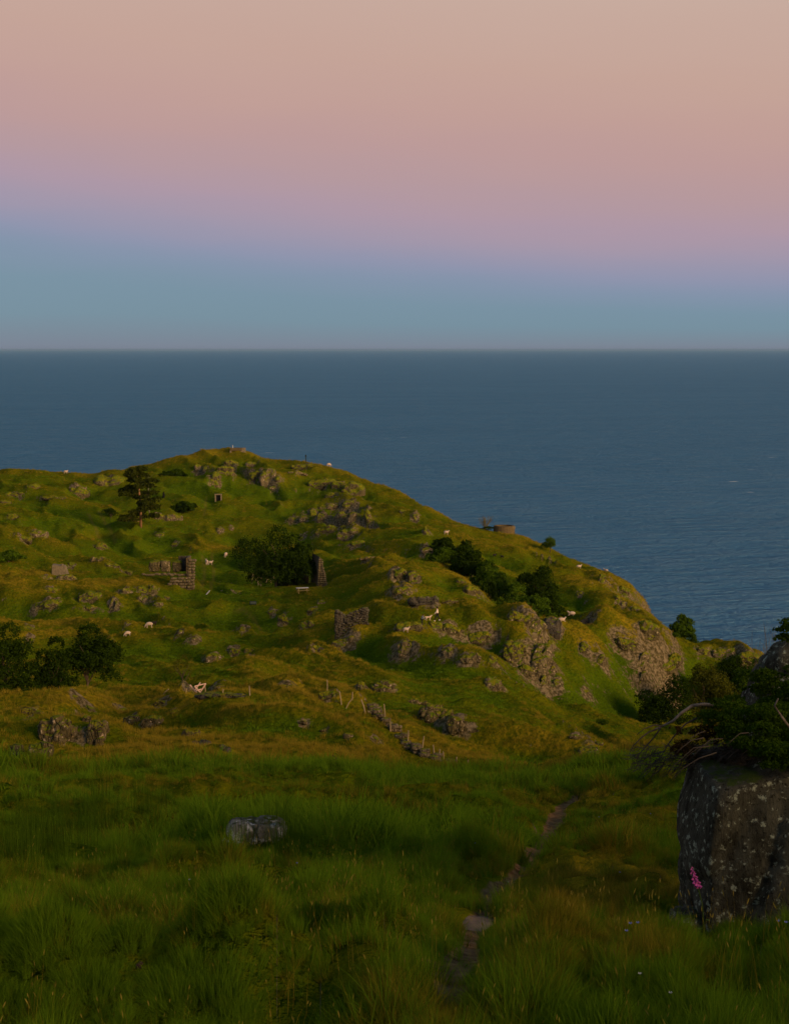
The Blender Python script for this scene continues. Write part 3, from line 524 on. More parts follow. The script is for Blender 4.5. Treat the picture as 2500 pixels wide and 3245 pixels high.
PANELP = plain('grey_green_print', (.045, .060, .045), .6, .3, 2, 0)

def rockmat(name, dark, mid, pale, amount=.5, moss=.62, scale=1.0, mosscol=None, fine=1.0, palesc=2.4, cracks=.8):
    m, t, out = newmat(name)
    g = N(t, 'ShaderNodeNewGeometry'); pos = scaled(t, g.outputs['Position'], (scale, scale, scale)); vert = scaled(t, pos, (1.5, 1.5, .55))
    base = mix(t, mrange(t, noise(t, vert, 1.1, 5, .65), .36, .66), dark, mid)
    base = mix(t, mrange(t, noise(t, pos, .5, 2), .45, .65, 0, .5), base, tuple(x * .8 for x in mid))
    vo = N(t, 'ShaderNodeTexVoronoi', i_Scale=palesc * 1.3, feature='F1'); lk(t, pos, vo.inputs[0])
    pn = noise(t, pos, palesc, 5, .72)
    base = mix(t, mrange(t, math_(t, 'ADD', pn, math_(t, 'MULTIPLY', vo.outputs['Distance'], -.16)), .50 - .10 * (amount - .5), .57 - .10 * (amount - .5)), base, pale)
    base = mix(t, mrange(t, noise(t, pos, palesc * 2.3, 4, .7), .57, .63, 0, .85), base, tuple(x * .55 for x in dark))
    # fissures
    ve = N(t, 'ShaderNodeTexVoronoi', i_Scale=.85, feature='DISTANCE_TO_EDGE'); lk(t, mix(t, .25, vert, N(t, 'ShaderNodeTexNoise', i_Scale=2.0).outputs['Color'], 'ADD'), ve.inputs[0])
    base = mix(t, mrange(t, ve.outputs['Distance'], 0, .035, cracks, 0), base, tuple(x * .35 for x in dark))
    sx = N(t, 'ShaderNodeSeparateXYZ'); lk(t, g.outputs['Normal'], sx.inputs[0])
    mz = math_(t, 'ADD', sx.outputs['Z'], math_(t, 'MULTIPLY', math_(t, 'SUBTRACT', noise(t, pos, 1.3, 5, .7), .5), 1.5))
    gc = mix(t, mrange(t, noise(t, pos, 2.2, 3), .35, .65), mosscol or G_GREEN, tuple(x * 1.25 for x in (mosscol or G_OLIVE)))
    base = mix(t, mrange(t, mz, moss, moss + .12), base, gc)
    h = math_(t, 'ADD', noise(t, vert, 3.2 * fine, 5, .7), math_(t, 'MULTIPLY', mrange(t, ve.outputs['Distance'], 0, .06), .9 * cracks))
    principled(t, out, base, .95, bump(t, h, .9, .22 / scale), .15)
    return m
ROCK = rockmat('lichened_rock', (.050, .040, .014), (.128, .106, .048), (.34, .275, .155), .42, .40)
ROCKP = rockmat('pale_lichened_rock', (.074, .058, .025), (.185, .150, .078), (.46, .36, .225), .62, .52)
ROCKD = rockmat('dark_slate_rock', (.040, .034, .024), (.095, .084, .062), (.20, .175, .13), .3, .80)
BOULD = rockmat('boulder_rock', (.046, .036, .013), (.150, .120, .052), (.44, .34, .22), .52, .60, 1.4)
FACE = rockmat('near_rock_face', (.020, .018, .010), (.100, .098, .066), (.34, .38, .27), .62, .93, 5.0, (.04, .06, .006), 1.8, 2.6, cracks=.0)
STONE = rockmat('wall_stone', (.080, .063, .034), (.185, .148, .088), (.40, .32, .22), .5, .8, 2.2)
STONEW = rockmat('whitened_stone', (.08, .07, .05), (.26, .24, .20), (.66, .66, .64), .95, .98, 2.5, (.05, .055, .01))

# the sea
SEA, t, out = newmat('sea_water')
g = N(t, 'ShaderNodeNewGeometry'); mpn = N(t, 'ShaderNodeMapping'); mpn.inputs['Rotation'].default_value = (0, 0, R(-11)); mpn.inputs['Location'].default_value = (4312.7, 977.3, 0); lk(t, g.outputs['Position'], mpn.inputs[0]); pos = mpn.outputs[0]
w1 = noise(t, scaled(t, pos, (.030, .085, 0)), 1.0, 6, .62); w2 = noise(t, scaled(t, pos, (.20, .34, 0)), 1.0, 4, .6); w3 = noise(t, scaled(t, pos, (.0016, .006, 0)), 1.0, 3, .5)
hh = math_(t, 'ADD', math_(t, 'MULTIPLY', w1, 3.0), math_(t, 'MULTIPLY', w2, 1.0))
nb = bump(t, hh, 1.0, 7.0)
streak = mrange(t, w3, .35, .65)
body = mix(t, streak, (.050, .180, .335), (.060, .202, .365))
foamn = noise(t, scaled(t, pos, (.030, .11, 0)), 1.0, 3, .5); foamf = noise(t, scaled(t, pos, (.0042, .0065, 0)), 1.0, 2, .5)
foam = math_(t, 'MULTIPLY', mrange(t, foamn, .715, .74), mrange(t, foamf, .52, .58))
body = mix(t, mrange(t, w1, .42, .60, 0, .45), body, (.13, .25, .37))
body = mix(t, foam, body, (.75, .78, .80))
dif = N(t, 'ShaderNodeBsdfDiffuse'); lk(t, body, dif.inputs[0]); lk(t, nb, dif.inputs['Normal'])
gl = N(t, 'ShaderNodeBsdfGlossy', i_Roughness=.16); gl.inputs[0].default_value = (.55, .88, 1, 1); lk(t, nb, gl.inputs['Normal'])
fr = N(t, 'ShaderNodeFresnel', i_IOR=1.33); lk(t, nb, fr.inputs['Normal'])
fq = math_(t, 'MINIMUM', math_(t, 'MULTIPLY', fr.outputs[0], .75), .55)
ms = N(t, 'ShaderNodeMixShader'); lk(t, fq, ms.inputs[0]); lk(t, dif.outputs[0], ms.inputs[1]); lk(t, gl.outputs[0], ms.inputs[2]); lk(t, ms.outputs[0], out.inputs[0])

# ------------------------------------------------------------------ objects
def tag(o, label=None, cat=None, group=None, kind=None):
    if label: o['label'] = label
    if cat: o['category'] = cat
    if group: o['group'] = group
    if kind: o['kind'] = kind
    return o
def mesh_np(name, v, f, mat=None, smooth=False, quads=None):
    me = bpy.data.meshes.new(name)
    v = np.asarray(v, np.float32); f = np.asarray(f, np.int32)
    me.vertices.add(len(v)); me.vertices.foreach_set('co', v.ravel())
    k = f.shape[1]
    me.loops.add(f.size); me.loops.foreach_set('vertex_index', f.ravel())
    me.polygons.add(len(f)); me.polygons.foreach_set('loop_start', np.arange(0, f.size, k, dtype=np.int32)); me.polygons.foreach_set('loop_total', np.full(len(f), k, np.int32))
    if smooth: me.polygons.foreach_set('use_smooth', np.ones(len(f), bool))
    me.update(calc_edges=True)
    if mat: me.materials.append(mat)
    return me
def put(name, me, parent=None, loc=None):
    o = bpy.data.objects.new(name, me); COL.objects.link(o)
    if parent is not None: o.parent = parent
    if loc is not None: o.location = loc
    return o
def empty(name, loc, rz=0, s=1.0):
    o = bpy.data.objects.new(name, None); COL.objects.link(o); o.location = loc; o.rotation_euler = (0, 0, rz); o.scale = (s, s, s); o.empty_display_size = .2
    return o

# ground sheet: the seen sector plus unseen hillside beside and behind the camera, raised to shade the near slope
dirs = [(float(a), 1.0) for a in tx]
edge = TXE; ang0 = math.atan(edge); nr = 44
side = []
for k in range(1, nr + 1):
    a = ang0 + (2 * math.pi - 2 * ang0) * k / (nr + 1)
    m = 1 / math.cos(ang0) * 1.0
    side.append((a, math.sin(a) * m, math.cos(a) * m))
def shade_hill(rho, a):
    """height (relative to the eye) of the unseen hillside, added behind and right to shade the near slope"""
    h = np.interp(rho, [0, 1, 6, 14, 30, 55, 80, 150, 300, 760], [-1.62, -1.5, -.4, 1.9, 5.0, 6.8, 3.0, -14, -34, -60])
    l = np.interp(rho, [0, 10, 60, 150, 400, 760], [-1.62, -3.0, -8.0, -20, -60, -100])
    # a runs clockwise from the view; 60..200 degrees is hill, the left side is lower ground
    d = math.degrees(a)
    w = np.interp(d, [24, 60, 90, 210, 260, 300, 336], [0, .55, 1, 1, .5, .15, 0])
    return h * w + l * (1 - w)
nside = len(side)
VX = np.zeros((NI, NJ + nside)); VY = VX.copy(); VZ = VX.copy()
VX[:, :NJ] = XX; VY[:, :NJ] = YY; VZ[:, :NJ] = ZG
for k, (a, sx_, sy_) in enumerate(side):
    VX[:, NJ + k] = Yr * sx_; VY[:, NJ + k] = Yr * sy_
    hz = shade_hill(Yr * 1.1, a) + (fbm2(VX[:, NJ + k] / 9, VY[:, NJ + k] / 9, 3, 5)) * np.clip(Yr / 30, 0, 1) * 1.2
    dg = math.degrees(a)
    wr = np.clip(1 - (dg - math.degrees(ang0)) / 30, 0, 1) ** 1; wl = np.clip(1 - ((360 - math.degrees(ang0)) - dg) / 40, 0, 1)
    wr = wr * wr * (3 - 2 * wr); wl = wl * wl * (3 - 2 * wl)
    VZ[:, NJ + k] = hz * (1 - wr - wl) + ZG[:, -1] * wr + ZG[:, 0] * wl
nc = NJ + nside
verts = np.stack([VX.ravel(), VY.ravel(), VZ.ravel() + CAMZ], 1)
verts = np.vstack([verts, [[0, 0, CAMZ - 1.62]]])
ii, jj = np.meshgrid(np.arange(NI - 1), np.arange(nc), indexing='ij'); j2 = (jj + 1) % nc
faces = np.stack([ii * nc + jj, ii * nc + j2, (ii + 1) * nc + j2, (ii + 1) * nc + jj], -1).reshape(-1, 4)
me = mesh_np('ground', verts, faces, GROUND, True)
bm_ = None
def set_attr(me, name, arr):
    full = np.zeros((NI, nc), np.float32); full[:, :NJ] = arr; full[:, NJ:] = 0
    a = me.attributes.new(name, 'FLOAT', 'POINT'); a.data.foreach_set('value', np.append(full.ravel(), 0).astype(np.float32))
set_attr(me, 'dry', dry); set_attr(me, 'path', pathm); set_attr(me, 'track', dtr); set_attr(me, 'rocky', rocky)
ground = put('ground', me); tag(ground, kind='structure')
S = 150000
sea = put('sea', mesh_np('sea', [(-S, -2000, 0), (S, -2000, 0), (S, S, 0), (-S, S, 0)], [(0, 1, 2, 3)], SEA)); tag(sea, kind='structure')

# thin sea air over the whole place
HZ = bpy.data.materials.new('sea_haze'); HZ.use_nodes = True; HZ.node_tree.nodes.clear()
pv = N(HZ.node_tree, 'ShaderNodeVolumePrincipled'); pv.inputs['Density'].default_value = .000010; pv.inputs['Color'].default_value = (.26, .47, .70, 1); pv.inputs['Anisotropy'].default_value = 0.0
ho = N(HZ.node_tree, 'ShaderNodeOutputMaterial'); HZ.node_tree.links.new(pv.outputs[0], ho.inputs['Volume'])
E_ = 160000.0; zb, zt_ = -17.0, CAMZ + 22
hv = [(-E_, -E_, zb), (E_, -E_, zb), (E_, E_, zb), (-E_, E_, zb), (-E_, -E_, zt_), (E_, -E_, zt_), (E_, E_, zt_), (-E_, E_, zt_)]
haze = put('haze', mesh_np('haze', hv, [(0, 3, 2, 1), (4, 5, 6, 7), (0, 1, 5, 4), (1, 2, 6, 5), (2, 3, 7, 6), (3, 0, 4, 7)], HZ)); tag(haze, 'thin even sea haze over land and water', None, None, 'stuff')

# ------------------------------------------------------------------ rocks
_ico = {}
def ico(n):
    if n not in _ico:
        bm = bmesh.new(); bmesh.ops.create_icosphere(bm, subdivisions=n, radius=1)
        v = np.array([x.co[:] for x in bm.verts]); f = np.array([[q.index for q in p.verts] for p in bm.faces]); bm.free()
        _ico[n] = (v, f)
    return _ico[n]
def blocky(v, seed, cell, amp, box=.55, rough=.10, scale=(1, 1, 1)):
    """displace unit-sphere points into a jointed, blocky rock; scale = real half sizes, cell and amp in metres"""
    sc = np.array(scale)
    # push the sphere towards a box so that faces are flat
    m = np.abs(v).max(1)[:, None]; b = v / m
    p = v * (1 - box) + b * box * .86
    w = p * sc
    q = w / cell + seed * 13.7
    q[:, 2] *= .75
    wq = q + .35 * np.stack([vn3(q * 1.3 + 3, seed), vn3(q * 1.3 + 8, seed + 1), vn3(q * 1.3 + 21, seed + 2)], 1)
    d1, d2, cv = voro3(wq, seed)
    d = (cv - .5) * 1.1 - np.clip(.16 - (d2 - d1), 0, 1) * 2.4
    d = d + fbm3(q * .45 + 4, 2, seed + 5) * 1.1
    d = d + fbm3(w / (cell * .28), 3, seed + 7) * rough * 3
    n = v / sc; n = n / np.linalg.norm(n, axis=1)[:, None]
    return w + n * (d * amp)[:, None]
RI = 0
def rock(x, y, w, h, label, mat=None, thick=.42, sub=None, box=.32, name='rock_outcrop', d=None, lift=-.28, cellk=.36, ampk=.25, tilt=0.0, group=None):
    """a rock that breaks out of the slope, covering w x h of the sheet at (x, y)"""
    global RI
    RI += 1
    P = hit(x, y) if d is None else at(x, d)
    D = P.y; e = max(1.0, D * .012)
    gx = float(gz(P.x + e, P.y) - gz(P.x - e, P.y)) / (2 * e); gy = float(gz(P.x, P.y + e * 1.5) - gz(P.x, P.y - e * 1.5)) / (3 * e)
    nrm = Vector((-gx, -gy, 1)).normalized()
    # lean the outcrop's face more upright than the turf around it
    up = Vector((0, .55, 1.0)).normalized() if gy < 1.6 else Vector((0, .3, 1)).normalized()
    right = Vector((1, 0, gx * .6)).normalized()
    face = right.cross(up).normalized()          # towards the viewer
    if face.y > 0: face = -face
    up = face.cross(right) * -1
    if up.z < 0: up = -up
    hw = w * D / FP / 2 * .98; hh = h * D / FP / 2 / max(.35, up.z) * 1.02
    th = max(.25, thick * min(hw, hh) + .12 * max(hw, hh))
    if sub is None: sub = 3 if w * h < 420 else (4 if w * h < 3000 else 5)
    v, f = ico(sub)
    m = math.sqrt(hw * hh); cell = max(.35, cellk * m * 1.6); amp = ampk * m * 1.15
    co = blocky(v, RI, cell, amp, box, .10, (hw, th, hh))
    if tilt: 
        c, s = math.cos(tilt), math.sin(tilt); co = co @ np.array([[c, 0, s], [0, 1, 0], [-s, 0, c]])
    M = np.array([right[:], (-face)[:], up[:]])
    co = co @ M
    o = put(name, mesh_np(name, co, f, mat or ROCK, False), loc=(P.x + face.x * th * lift, P.y + face.y * th * lift, P.z + face.z * th * lift - hh * .06))
    tag(o, label, 'rock', group or 'rock outcrops breaking through the turf')
    return o
RM = {None: ROCK, RP: ROCKP, RD: ROCKD, BO: BOULD}
for (x, y, w, h, lab, m) in RK:
    rock(x, y, w, h, lab, RM[m], lift={None: -.26, RP: -.08, RD: -.15, BO: .16}[m] - (.22 if w * h < 360 and m != BO else 0), thick=.62 if m == BO else .42)
# near stones
def solid(name, x, y, d, hw, th, hh, label, mat, seed, sub=5, box=.6, sink=.2, cellk=.5, ampk=.16, rz=0, cat='rock', rough=.1, group=None):
    P = at(x, d); z = P.z + hh * (1 - sink * 2) if y is None else zrow(y, d)
    v, f = ico(sub); m = (hw * hh * th) ** (1 / 3)
    co = blocky(v, seed, cellk * m, ampk * m, box, rough, (hw, th, hh))
    o = put(name, mesh_np(name, co, f, mat, sub > 4), loc=(P.x, P.y, z)); o.rotation_euler = (0, 0, rz)
    return tag(o, label, cat, group)
dS = hit(530, 1806).y
solid('stone', 545, None, dS, .40, .26, .15, 'low white topped stone half hidden by rushes in the near grass', STONEW, 301, 4, .5, sink=.05, cellk=1.1)
solid('stone', 492, None, dS - .22, .17, .18, .13, 'smaller brown sided stone against the left of the white topped one', STONEW, 302, 4, .5, sink=.05, cellk=1.1)
# the big rock at right
P0 = at(1740, 15.0)
solid('near_rock', 1745, 1850, 14.2, 1.30, 1.0, 1.18, 'huge pitted lichen covered rock filling the lower right corner', FACE, 311, 6, .60, cellk=.75, ampk=.09, rough=.20)
solid('near_rock', 1724, 1578, 15.9, .66, .75, 1.02, 'dark upper rock rising at the right edge behind the yew', FACE, 317, 6, .15, cellk=.8, ampk=.14, rough=.2)
solid('stone', 1476, 1985, 13.6, .16, .2, .20, 'small mossy stone at the left foot of the huge rock', FACE, 318, 4, .4, cellk=.6)
slab = solid('path_slab', 1000, None, 15.0, .30, .33, .05, 'flat brown earthy slab lying across the trodden path', STONE, 321, 4, .3, sink=.32, cellk=.9, ampk=.25)
EARTH = plain('trodden_earth', (.22, .145, .088), 1, .3, 9, .8)
slab.data.materials[0] = EARTH
slab.scale = (1, 1, .8); slab.location = hit(1000, 1976); slab.location.z += -.02

# ------------------------------------------------------------------ helpers for made things
rng = np.random.default_rng(7)
def tube_bm(bm, pts, rad, seg=6, cap=True):
    rings = []
    pts = [Vector(p) for p in pts]
    for i, p in enumerate(pts):
        d = (pts[min(i + 1, len(pts) - 1)] - pts[max(i - 1, 0)]).normalized()
        a = d.orthogonal().normalized() if abs(d.z) > .9 else Vector((0, 0, 1)).cross(d).normalized(); b = d.cross(a)
        r = rad[i] if hasattr(rad, '__len__') else rad
        rings.append([bm.verts.new(p + (a * math.cos(2 * math.pi * k / seg) + b * math.sin(2 * math.pi * k / seg)) * r) for k in range(seg)])
    for A, B in zip(rings[:-1], rings[1:]):
        for k in range(seg): bm.faces.new((A[k], A[(k + 1) % seg], B[(k + 1) % seg], B[k]))
    if cap: bm.faces.new(rings[0][::-1]); bm.faces.new(rings[-1])
def box_bm(bm, c, s, rot=None, bev=0):
    m = Matrix.Translation(c) @ (rot.to_4x4() if rot else Matrix.Identity(4)) @ Matrix.Diagonal((*s, 1))
    r = bmesh.ops.create_cube(bm, size=1, matrix=m)
    if bev:
        es = list({e for v in r['verts'] for e in v.link_edges}); bmesh.ops.bevel(bm, geom=es, offset=bev, segments=1, affect='EDGES')
def beam_bm(bm, a, b, w, t):
    a = Vector(a); b = Vector(b); d = b - a
    q = d.to_track_quat('X', 'Z'); box_bm(bm, (a + b) / 2, (d.length, w, t), q.to_matrix(), min(w, t) * .12)
def bmo(name, bm, mat, parent=None, smooth=False, loc=None):
    bmesh.ops.recalc_face_normals(bm, faces=bm.faces)
    me = bpy.data.meshes.new(name); bm.to_mesh(me); bm.free(); me.materials.append(mat)
    if smooth:
        for p in me.polygons: p.use_smooth = True
    return put(name, me, parent, loc)
def copy_tree(o, parent=None):
    c = o.copy(); COL.objects.link(c); c.parent = parent
    for ch in list(o.children): copy_tree(ch, c)
    return c

# ------------------------------------------------------------------ trees and bushes
def crown_mesh(name, lobes, n, leaf, mat, seed, flat=0.0):
    """many leaf-sized faces spread through a set of lobes (x, y, z, rx, ry, rz)"""
    rg = np.random.default_rng(seed)
    vol = np.array([l[3] * l[4] * l[5] for l in lobes]) ** .72; vol /= vol.sum()
    cnt = rg.multinomial(n, vol); V = []; F = []
    P = []; NN = []
    for l, c in zip(lobes, cnt):
        # twig clusters on and inside the lobe's skin
        nc_ = max(4, c // 9)
        u = rg.normal(size=(nc_, 3)); u /= np.linalg.norm(u, axis=1)[:, None]; u[:, 2] = np.where(u[:, 2] < -.55, -u[:, 2], u[:, 2])
        rad = rg.uniform(.62, 1.0, nc_) ** .6 * (1 + .22 * vn3(u * 2.3 + l[0] * 3 + seed, seed) * 2)
        cc = u * rad[:, None] * np.array(l[3:6]) + np.array(l[:3])
        k = rg.integers(0, nc_, c)
        sc = min(l[3:6]) * .17
        P.append(cc[k] + rg.normal(size=(c, 3)) * sc); NN.append(u[k] + rg.normal(size=(c, 3)) * .75 + np.array([0, 0, .35]))
    P = np.vstack(P); NN = np.vstack(NN); NN /= np.linalg.norm(NN, axis=1)[:, None]
    a = np.cross(NN, rg.normal(size=NN.shape)); a /= np.linalg.norm(a, axis=1)[:, None]; b = np.cross(NN, a)
    s = leaf * rg.uniform(.6, 1.35, len(P))[:, None]
    b = b * .62
    v = np.stack([P - a * s, P - b * s + NN * s * .15, P + a * s, P + b * s - NN * s * .1], 1).reshape(-1, 3)
    f = np.arange(len(v)).reshape(-1, 4)
    return mesh_np(name, v, f, mat)
def round_lobes(seed, k=9, w=1.0, h=1.0, flat=.7):
    rg = np.random.default_rng(seed); out = []
    for i in range(k):
        a = rg.uniform(0, 6.283); r = rg.uniform(.05, .62) * w; z = rg.uniform(.32, .86) * h * (1 - .35 * r)
        s = rg.uniform(.22, .38); out.append((math.cos(a) * r, math.sin(a) * r, z, s * w, s * w, s * h * flat * .75))
    out.append((0, 0, .55 * h, .5 * w, .5 * w, .34 * h))
    return out
def limbs_mesh(name, seed, mat, h=1.0, n=6, r=.035, spread=.5, start=.16):
    rg = random.Random(seed); bm = bmesh.new()
    tube_bm(bm, [(0, 0, -.12), (.01, 0, .12 * h), (.03 * rg.uniform(-1, 1), .02, .34 * h), (.06 * rg.uniform(-1, 1), 0, .62 * h)], [r * 1.25, r, r * .75, r * .3], 7)
    for k in range(n):
        a = rg.uniform(0, 6.28); z0 = rg.uniform(start, .42) * h; q = rg.uniform(.6, 1) * spread
        p = [(0, 0, z0), (math.cos(a) * q * .35, math.sin(a) * q * .35, z0 + .16 * h), (math.cos(a + .2) * q * .75, math.sin(a + .2) * q * .75, z0 + .30 * h), (math.cos(a) * q, math.sin(a) * q, z0 + .42 * h)]
        tube_bm(bm, p, [r * .55, r * .42, r * .25, r * .08], 5)
    bmesh.ops.recalc_face_normals(bm, faces=bm.faces)
    me = bpy.data.meshes.new(name); bm.to_mesh(me); bm.free(); me.materials.append(mat); return me
# unit trees: one metre high and about one metre in radius; scaled when placed
CROWNS = {}
for key, mat, n, leaf, seeds in (('dark', LEAF_D, 5200, .030, (1, 2, 3)), ('green', LEAF_M, 5200, .030, (4, 5, 6)), ('olive', LEAF_O, 5200, .028, (7, 8))):
    CROWNS[key] = [crown_mesh('crown', round_lobes(s, 11), n, leaf, mat, s) for s in seeds]
CROWNS['sparse'] = [crown_mesh('crown', round_lobes(21, 12), 1500, .020, LEAF_O, 21)]
CROWNS['bush'] = [crown_mesh('crown', round_lobes(s, 8, 1, 1.1), 2600, .045, LEAF_M, s) for s in (31, 32)]
CROWNS['darkbush'] = [crown_mesh('crown', round_lobes(s, 8, 1, 1.1), 2600, .045, LEAF_D, s) for s in (33, 34)]
LIMBS = [limbs_mesh('trunk', s, BARK) for s in (1, 2)]
ti = 0
def tree(x, ytop, w, d, key, label, name='broadleaf_tree', cat='tree', group=None, zb=None, hmin=None):
    """crown w wide on the sheet, top at sheet row ytop, rooted in the ground at distance d"""
    global ti
    ti += 1
    P = at(x, d); ztop = zrow(ytop, d); h = max(ztop - P.z, hmin or .8) * 1.08; rw = w * d / FP / 2 * 1.22
    o = empty(name, P, 0); tag(o, label, cat, group)
    if w > 50 and key != 'sparse':
        mat = {'dark': LEAF_D, 'green': LEAF_M, 'olive': LEAF_O, 'bush': LEAF_M, 'darkbush': LEAF_D}[key]; px_ = d / FP
        rg = np.random.default_rng(ti + 50); lo = []; nl = 16
        for i in range(nl):
            a = rg.uniform(0, 6.283); q = math.sqrt(rg.uniform(0, 1)) * .74; s = rg.uniform(.20, .34) * min(rw, h * .8)
            zz_ = (.14 + .72 * rg.uniform(0, 1) * math.sqrt(max(0, 1 - q * q))) * h
            lo.append((math.cos(a) * q * rw, math.sin(a) * q * rw * .8, min(zz_, h - s * .75), s * 1.15, s * 1.15, s * .8))
        lo.append((0, 0, h * .5, rw * .5, rw * .45, h * .34)); lo.append((rw * .1, 0, h - rw * .2, rw * .3, rw * .3, rw * .22))
        put('crown', crown_mesh('crown', lo, int(4500 + 60 * w), 2.2 * px_ if d > 200 else 2.5 * px_, mat, ti), o)
    else:
        c = put('crown', CROWNS[key][ti % len(CROWNS[key])], o); c.scale = (rw, rw * .9, h * 1.0); c.rotation_euler = (0, 0, ti * 1.7)
    t = put('trunk', LIMBS[ti % 2], o); s = max(h, rw); t.scale = (rw * .9, rw * .9, h * .92); t.location.z = -.1
    return o
GT = 'trees and bushes growing in the hillside gullies'
tree(8, 1343, 136, 150, 'dark', 'leafy tree cut off by the left edge behind the tan crest')
tree(112, 1372, 96, 154, 'dark', 'dark dense tree between the left edge tree and the taller one')
tree(182, 1344, 138, 157, 'dark', 'broad leafy tree, right hand one of the three at lower left')
tree(388, 1400, 92, 158, 'sparse', 'thin olive shrub with see-through twigs left of the wooden sculpture', 'thin_shrub', 'shrub')
DG = hit(640, 1250).y
tree(588, 1134, 142, DG + 5, 'dark', 'big round dark tree growing out of the ruin by the picnic table')
tree(640, 1166, 96, DG + 3, 'dark', 'lower rounded tree joined to the right side of the big round tree')
tree(20, 1178, 84, 334, 'green', 'leafy shrub at the left edge left of the concrete block', 'leafy_shrub', 'shrub')
tree(378, 1004, 62, 512, 'darkbush', 'dark scrub just below the summit on the left', 'dark_scrub', 'shrub')
tree(352, 1010, 36, 505, 'darkbush', 'dark scrub between the pine top and summit scrub', 'dark_scrub', 'shrub')
tree(392, 1072, 54, 455, 'darkbush', 'dark scrub on the knoll right of the pine', 'dark_scrub', 'shrub')
tree(240, 1086, 34, 436, 'darkbush', 'low dark scrub left of the pine foot', 'dark_scrub', 'shrub')
tree(838, 1290, 66, 226, 'darkbush', 'dark scrub in the dip left of the walkers', 'dark_scrub', 'shrub')
tree(950, 1152, 62, 362, 'darkbush', 'highest dark bush at the top of the gully', 'gully_bush', 'bush', GT)
tree(990, 1158, 66, 356, 'darkbush', 'dark bush right of the highest gully bush', 'gully_bush', 'bush', GT)
tree(944, 1172, 74, 340, 'bush', 'light green bush lowest left at the head of the gully', 'gully_bush', 'bush', GT)
tree(1006, 1180, 74, 336, 'darkbush', 'dark bush in the gully below the two highest', 'gully_bush', 'bush', GT)
tree(1038, 1200, 62, 330, 'bush', 'pale green bush in the middle of the gully', 'gully_bush', 'bush', GT)
tree(1064, 1226, 62, 322, 'bush', 'yellow green bush left of the umbrella shaped tree', 'gully_bush', 'bush', GT)
tree(1044, 1246, 50, 300, 'darkbush', 'dark bush hiding behind the end of the centre mound', 'gully_bush', 'bush', GT)
tree(1152, 1216, 104, 314, 'dark', 'wide dark umbrella shaped tree in the gully', 'broadleaf_tree', 'tree')
tree(1096, 1254, 86, 296, 'bush', 'bright green bush left below the umbrella shaped tree', 'gully_bush', 'bush', GT)
tree(1136, 1276, 84, 286, 'bush', 'bright green bush directly below the umbrella shaped tree', 'gully_bush', 'bush', GT)
tree(1178, 1276, 56, 292, 'darkbush', 'dark bush under right side of the umbrella shaped tree', 'gully_bush', 'bush', GT)
tree(1160, 1304, 60, 262, 'bush', 'small green bush low in the gap behind the big crag', 'gully_bush', 'bush', GT)
tree(1172, 1145, 42, 421, 'green', 'lone bush standing on the skyline above the sea', 'skyline_bush', 'bush')
tree(1452, 1318, 66, 322, 'green', 'leafy tree against the sea left of the low coastal crag')
tree(1480, 1350, 30, 318, 'green', 'small tree leaning right beside the tree against the sea')
tree(1436, 1452, 134, 212, 'dark', 'dark round tree in the valley left of the yew branches')
tree(1500, 1424, 130, 226, 'olive', 'yellow green tree in the valley behind the dark round one')
tree(1560, 1408, 110, 246, 'dark', 'dark tree under the low coastal crag')
tree(1612, 1416, 100, 240, 'green', 'green tree half hidden by the yew under the coastal crag')
tree(1440, 1395, 40, 275, 'bush', 'shrub on rocks between coastal crag and right mound', 'leafy_shrub', 'shrub')
tree(1330, 1600, 60, 112, 'sparse', 'thin shrub at the right end of the orange ridge', 'thin_shrub', 'shrub', hmin=1.2)
tree(1285, 1536, 46, 186, 'bush', 'low green shrub on slope left of the valley trees', 'leafy_shrub', 'shrub')

# the pine
def pine():
    P = at(303, 418); h = zrow(1001, 418) - P.z; rg = random.Random(5)
    o = tag(empty('pine_tree', P), 'tall ragged pine with bare lower trunk in the far left meadow', 'tree')
    bm = bmesh.new(); tube_bm(bm, [(0, 0, -.5), (.05, 0, h * .3), (-.35, 0, h * .7), (-.9, 0, h * .98)], [.38, .30, .18, .05], 8)
    V = []
    for k in range(34):
        f = .09 + .89 * k / 33; z = h * f; a = rg.uniform(0, 6.28); ln = (1 - f) ** .5 * 6.4 * rg.uniform(.55, 1.1) + .5
        if f < .3: ln *= .8
        b = Vector((-.9 * f * f, 0, z)); e = b + Vector((math.cos(a) * ln, math.sin(a) * ln, rg.uniform(-.2, .9)))
        tube_bm(bm, [b, (b + e) / 2 + Vector((0, 0, .15)), e], [.09, .06, .02], 5)
        for q in range(7):
            t_ = rg.uniform(.35, 1.05); c = b.lerp(e, t_); V.append((c.x + rg.gauss(0, .3), c.y + rg.gauss(0, .3), c.z + rg.gauss(0, .1) + .15, 1.35 * rg.uniform(.6, 1.2), 1.35 * rg.uniform(.6, 1.2), .62 * rg.uniform(.7, 1.3)))
    bmo('trunk', bm, PINEBARK, o, True)
    put('crown', crown_mesh('crown', V, 34000, .20, NEEDLE, 9), o)
pine()
